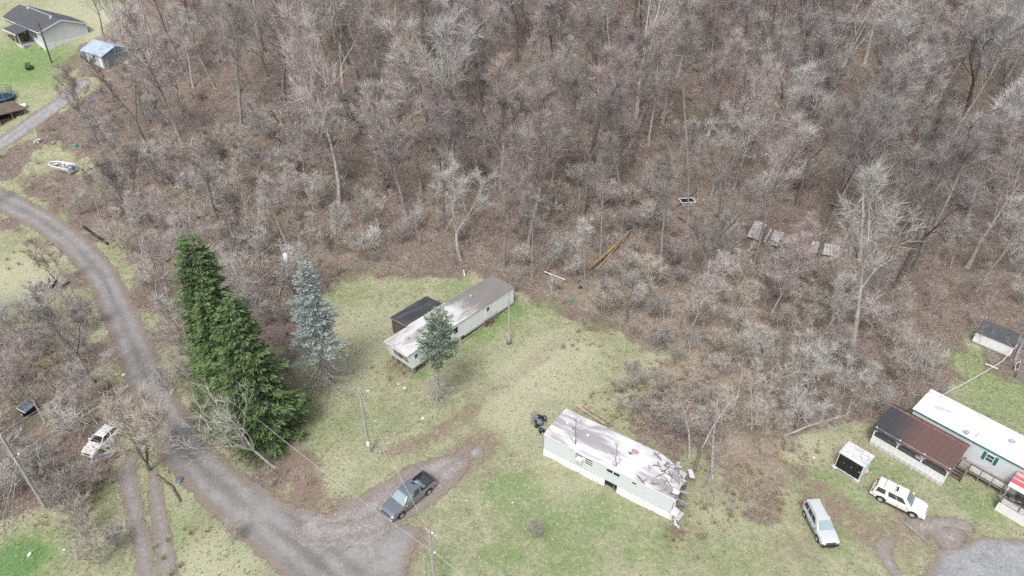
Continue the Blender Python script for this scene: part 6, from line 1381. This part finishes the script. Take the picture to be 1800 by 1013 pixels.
CROOK = bare_tree(173, Ht=11, r0=.13, leaders=5, fork=.30, spread=.50, nl=24, twl=.9, n2=5, n3=3, dens=.4, twigw=.022, ang=(.6, 1.15)); CROOK[0].materials.append(M['bark_pale']); CROOK[1].materials.append(M['twig_pale'])
SAP = bare_tree(175, Ht=10, r0=.13, cb=.30, spread=.24, nl=7, n2=3, n3=2, dens=.12, twl=.6); SAP[0].materials.append(M['bark_dark']); SAP[1].materials.append(M['bark'])
SNAG = bare_tree(176, Ht=10, r0=.19, cb=.35, spread=.24, nl=9, n2=3, n3=2, dens=.3, lean=.2); SNAG[0].materials.append(M['bark_pale']); SNAG[1].materials.append(M['twig_tan'])
for (b, h, ms, nat, turn, lb) in front:
    p = at(*b); ms = SAP if ms == 'sap' else CROOK if ms == 'crook' else ms or DK_TREE; o = thing('bare_tree' if h > 5.9 else 'bare_bush', lb, 'tree' if h > 5.9 else 'bush', p, turn, 'bare trees and bushes at the edge'); ms, nat = (KB[int(p[0] * 7) % 3], 4.5) if h < 5.6 and nat < 9.5 else (ms, nat); s = h / nat; o.scale = (s, s, s); link('trunk', ms[0], None, o); link('crown', ms[1], None, o); taken.append(p[:2])
    if 'leaning over the road' in lb: o.rotation_euler = (Matrix.Rotation(.52, 3, Vector((.45, -.85, 0)).normalized()) @ Matrix.Rotation(turn, 3, 'Z')).to_euler()
for (b, h, turn, tl, lb) in (((1212, 806), 9.0, .4, .10, 'leaning dead tree touching the collapsed end of the ruined home'), ((1246, 852), 9.5, 2.0, .04, 'pale dead trunk just right of the collapsed end'), ((1231, 792), 7.5, 4.0, -.05, 'shorter dead trunk behind the collapsed end'), ((1256, 900), 5.0, 1.0, .05, 'stubby dead trunk at the near side of the collapsed end')):
    p = at(*b); o = thing('dead_tree', lb, 'dead tree', p, turn); o.rotation_euler = (0, tl, turn); s = h / 10; o.scale = (s, s, s); link('trunk', SNAG[0], None, o); link('crown', SNAG[1], None, o)
# the rest of the wood
rng = np.random.default_rng(42); N = 60000; cx = rng.uniform(-100, 112, N); cy = rng.uniform(50, 152, N); cz = H(cx, cy); px, py = proj(cx, cy, cz); wdist = wood(cx, cy)
ok = (wdist > 1.0) & (px > -60) & (px < 1860) & (py > -90)
thin = poly_sd(cx, cy, thin_edge) < 0
left_low = (px < 620) & (py > 225) & (cy < 112)
prob = np.where(thin, .10, 1.0); prob = np.where((px < 300) & (py > 480), .6, prob)
occupied = [at(*q)[:2] for q in ((1340, 430), (1400, 430), (1440, 440), (1208, 362), (110, 300), (423, 716), (446, 748), (478, 792), (40, 200), (200, 100), (100, 90), (500, 640))]
forms = ['straight', 'twin stemmed', 'round crowned', 'three stemmed', 'slim high crowned', 'bushy', 'high forking', 'leaning']
marks = [('boat', 110, 300), ('transformer pole', 508, 500), ('tallest spruce', 400, 640), ('blue spruce', 570, 600), ('collapsed shed', 1345, 430), ('metal tub', 1208, 358), ('porch shed', 1600, 760), ('road bend', 150, 430), ('scrap trailer', 50, 724), ('abandoned car', 185, 770), ('culvert pipe', 170, 416), ('pale sycamore', 1500, 590), ('ruined home', 1090, 800), ('collapsed end of the ruined home', 1215, 845), ('boards behind the ruined home', 1040, 725), ('fallen pale trunks', 1248, 760), ('silver car', 1435, 925), ('white flat roofed shed', 1500, 820), ('right thicket', 1330, 700), ('twin stemmed tree', 1252, 488), ('thin dark footed tree', 1160, 488), ('forked grey tree', 1432, 470),
         ('far end of the long home', 900, 500), ('lean-to roof', 735, 545), ('orange fallen trunk', 1075, 445), ('low black shed', 1740, 600), ('blue shed', 190, 100), ('white plastic pipe', 975, 490), ('big grey tree left of centre', 598, 385), ('broad pale crowned tree', 793, 300), ('crooked pale limbed tree', 1118, 205), ('vine hung tree', 1640, 300), ('upper slope dark tree', 420, 165), ('small dark bank tree', 668, 430), ('rounded grey tree', 690, 250), ('feathery tree', 880, 330), ('greenish forking tree', 1450, 190), ('drooping right edge tree', 1700, 470), ('wide crowned tree', 1590, 420)]
def where(x_, y_):
    n_, mx_, my_ = min(marks, key=lambda q: (q[1] - x_) ** 2 + 2 * (q[2] - y_) ** 2); dx_, dy_ = x_ - mx_, (y_ - my_) * 1.4; r_ = math.hypot(dx_, dy_)
    s_ = ('right of' if dx_ > 0 else 'left of') if abs(dx_) > abs(dy_) else ('below' if dy_ > 0 else 'above')
    return ('just ' if r_ < 45 else 'well ' if r_ > 110 else '') + s_ + ' the ' + n_
def fill(limit, allowed, dmin, make):
    n_ = 0
    for i in np.nonzero(ok & allowed)[0]:
        if rng.random() > prob[i]: continue
        q = np.array([cx[i], cy[i]])
        if any(abs(q[0] - t[0]) < dmin and np.hypot(*(q - t)) < dmin for t in taken): continue
        if any(np.hypot(*(q - t)) < 4.0 for t in occupied): continue
        taken.append(q); make(i); n_ += 1
        if n_ >= limit: break
    return n_
def big_tree(i):
    k = int(rng.choice([1, 6, 7, 1, 0, 4])) if px[i] > 1380 and rng.random() < .6 else int(rng.integers(len(KT))); ms, nat = KT[k], kinds[k]['Ht']; h = rng.uniform(13, 23) if wdist[i] > 6 else rng.uniform(10, 16)  # dark kinds favoured at the right: shade over the wood put into colour
    o = thing('bare_tree', '%s %s bare tree %s' % ('tall' if h > 16.5 else 'medium', forms[k], where(px[i], py[i])), 'tree', (cx[i], cy[i], float(cz[i])), rng.uniform(0, 6.28), 'bare trees of the wooded slope'); s = h / nat
    o.scale = (s * rng.uniform(1.05, 1.35), s * rng.uniform(1.05, 1.35), s); o.rotation_euler = (rng.normal(0, .06), rng.normal(0, .06), o.rotation_euler[2]); link('trunk', ms[0], None, o); link('crown', ms[1], None, o)
def edge_tree(i):
    k = int(rng.choice([0, 2, 4, 5, 6])); ms, nat = KT[k], kinds[k]['Ht']; h = rng.uniform(8, 14)
    o = thing('bare_tree', '%s %s edge tree %s' % ('taller' if h > 11 else 'lower', forms[k], where(px[i], py[i])), 'tree', (cx[i], cy[i], float(cz[i])), rng.uniform(0, 6.28), 'bare trees of the thin wood edge'); s = h / nat
    o.scale = (s * 1.15, s * 1.15, s); o.rotation_euler = (rng.normal(0, .07), rng.normal(0, .07), o.rotation_euler[2]); link('trunk', ms[0], None, o); link('crown', ms[1], None, o)
def low_bush(i):
    k = int(rng.integers(4)); h = rng.uniform(3.5, 8.0) if not thin[i] else rng.uniform(2.0, 4.6) if px[i] < 1280 else rng.uniform(3., 7.)
    o = thing('bare_bush', '%s %s grey bush %s' % ('tall' if h > 4.5 else 'low', ['upright', 'many stemmed', 'spreading', 'thin'][k], where(px[i], py[i])), 'bush', (cx[i], cy[i], float(cz[i])), rng.uniform(0, 6.28), 'bare bushes of the wood edge'); s = h / 8.5
    if h < 5.6: ms = KB[(k + int(10 * h)) % 3]; s = h / 4.5
    else: ms = KS[k]
    o.scale = (s * 1.15, s * 1.15, s); link('trunk', ms[0], None, o); link('crown', ms[1], None, o)
prob[:] = 1.0
ruin_zone = poly_sd(cx, cy, G([(1050, 700), (1110, 660), (1250, 690), (1340, 850), (1270, 960), (1200, 960), (1262, 880), (1225, 800)])) < 0
ok_ = ok; ok = (wdist > -2.5) & ruin_zone
def weed_bush(i):
    k = int(rng.integers(4)); h = rng.uniform(1.0, 2.4)
    o = thing('bare_bush', '%s %s dead bush %s' % ('knee high' if h < 1.6 else 'head high', ['upright', 'many stemmed', 'spreading', 'thin'][k], where(px[i], py[i])), 'bush', (cx[i], cy[i], float(cz[i])), rng.uniform(0, 6.28), 'dead bushes behind the ruined home'); s = h / 4.5
    o.scale = (s * 1.2, s * 1.2, s); link('trunk', KB[k % 3][0], None, o); link('crown', KB[k % 3][1], None, o)
n_w = fill(24, ruin_zone, 1.4, weed_bush)
strip = poly_sd(cx, cy, G([(1235, 740), (1330, 690), (1410, 790), (1350, 880), (1290, 960), (1255, 930)])) < 0; ok = strip
def thin_stem(i):
    h = rng.uniform(3.5, 7.0); o = thing('bare_sapling', '%s thin bare sapling %s' % ('taller' if h > 5 else 'shorter', where(px[i], py[i])), 'sapling', (cx[i], cy[i], float(cz[i])), rng.uniform(0, 6.28), 'saplings between the ruined home and the cars'); s = h / 10
    ms = (KS[3], SNAG, KS[3])[int(rng.integers(3))]; o.scale = (s * 1.3, s * 1.3, s); o.rotation_euler = (rng.normal(0, .18), rng.normal(0, .18), o.rotation_euler[2]); link('trunk', ms[0], None, o); link('crown', ms[1], None, o)
n_s = fill(26, strip, 1.3, thin_stem); ok = ok_
shed_view = ((px < 118) & (py > 150) & (py < 335)) | ((px > 100) & (px < 262) & (py > 95) & (py < 250)) | ((px > 60) & (px < 190) & (py > 290) & (py < 375)) | ((px > 1660) & (py > 540))
n_t = fill(205, ~left_low & ~thin & ~shed_view, 4.4, big_tree); n_e = fill(58, (thin | left_low) & ~shed_view, 6.5, edge_tree); n_b = fill(185, (left_low | thin) & ~shed_view, 2.6, low_bush); n_c = fill(70, ~left_low & ~thin & ~shed_view & (py > 210), 2.4, low_bush); print('trees', n_t, n_e, n_b, n_c)

# ---------------------------------------------------------------- undergrowth, leaves, grass
rng = np.random.default_rng(77)
def pick(n, box, fn):
    x = rng.uniform(box[0], box[1], n); y = rng.uniform(box[2], box[3], n); z = H(x, y); u, v = proj(x, y, z)
    k = (u > -60) & (u < 1860) & (v > -40) & (v < 1060) & (rng.random(n) < fn(x, y, u, v)); return np.stack([x[k], y[k], z[k]], 1)
open_ = lambda x, y: (sd_road(x, y) > .4) & (sd_lane(x, y) > .3) & (sd_drive(x, y) > .3)
def brush_p(x, y, u, v):
    w_ = wood(x, y) + (vnoise(x, y, 4, 8) - .5) * 3; t = poly_sd(x, y, thin_edge) < 0
    return np.where(w_ > .3, .35 + .65 * vnoise(x, y, 6, 21), 0) * np.where(t, 1.3, .8) * open_(x, y)
clumps = [shrub_stems(rng, 26, 1.5, 1.1, 4, .035, .7) for _ in range(6)] + [shrub_stems(rng, 14, 3.4, 1.0, 6, .035, .3) for _ in range(4)]
P = pick(9500, (-110, 112, 40, 148), brush_p)
setp(link('undergrowth', scatter_mesh('undergrowth', clumps, P, rng.uniform(.5, 1.3, len(P)), rng), M['brush']), 'tangled brown undergrowth of the wood', kind='stuff')
tall = [shrub_stems(rng, 34, .75, .45, 2, .035, .5) for _ in range(5)]
def tall_p(x, y, u, v):
    b = blobs(x, y, [(1150, 650, 5, 4, .9), (1290, 850, 4, 5, 1), (1330, 880, 4, 3, .8), (1200, 690, 4, 3, .9), (1060, 720, 4, 3, .6), (1130, 740, 4, 3, .6), (140, 860, 5, 5, .9), (430, 850, 3, 2, .7), (470, 850, 2.4, 2, .7), (60, 450, 6, 5, .4), (20, 620, 6, 5, .8), (150, 40, 14, 12, .6), (1250, 920, 3, 2, .9), (1100, 690, 4, 2.5, .9), (1070, 730, 3, 2, .8), (1180, 745, 4, 2, .9), (1210, 950, 3, 3, .8), (1280, 900, 4, 3, 1), (130, 720, 5, 4, .7), (310, 970, 3, 4, .3), (1400, 800, 4, 3, .8), (680, 655, 3, 2, .5), (60, 640, 6, 5, .9), (1030, 600, 5, 4, .25)])
    return b * open_(x, y)
P = pick(26000, (-110, 60, 24, 150), tall_p)
setp(link('tall_dry_grass', scatter_mesh('tall_dry_grass', tall, P, rng.uniform(.5, 1.25, len(P)), rng), M['drygrass']), 'tall dry grass and weeds along the wood edge', kind='stuff')
tuft = [shrub_stems(rng, 7, .16, .14, 0, .03, .6) for _ in range(6)]
P = pick(60000, (-60, 65, 24, 90), lambda x, y, u, v: np.where((wood(x, y) < .5), .35 + .3 * vnoise(x, y, 2.5, 5), 0) * open_(x, y) * (sd_track(x, y) > 0) * (sd_yard(x, y) > 0))
setp(link('lawn_grass', scatter_mesh('lawn_grass', tuft, P, rng.uniform(.6, 1.6, len(P)), rng), M['lawn']), 'short tufted winter grass of the lawns', kind='stuff')
lv = []
for k in range(6):
    a_ = rng.uniform(0, 6.28); s = .09; c, sn = math.cos(a_), math.sin(a_); q = np.array([[-1, 0, .1], [0, -.6, .25], [1, 0, .35], [0, .6, .05]]) * s; q = np.stack([q[:, 0] * c - q[:, 1] * sn, q[:, 0] * sn + q[:, 1] * c, q[:, 2]], 1); q[:, 2] += .02; lv.append((q, np.array([[0, 1, 2], [0, 2, 3]])))
def leaf_p(x, y, u, v):
    w_ = wood(x, y); return np.clip(np.where(w_ > 0, .9, .10 + .9 * np.exp(-np.maximum(-w_, 0) / 2.0)), 0, 1) * (sd_road(x, y) > -.3)
P = pick(130000, (-110, 112, 26, 148), leaf_p)
setp(link('fallen_leaves', scatter_mesh('fallen_leaves', lv, P, rng.uniform(.6, 1.6, len(P)), rng), M['leaf']), 'brown fallen leaves strewn over the wood floor', kind='stuff')
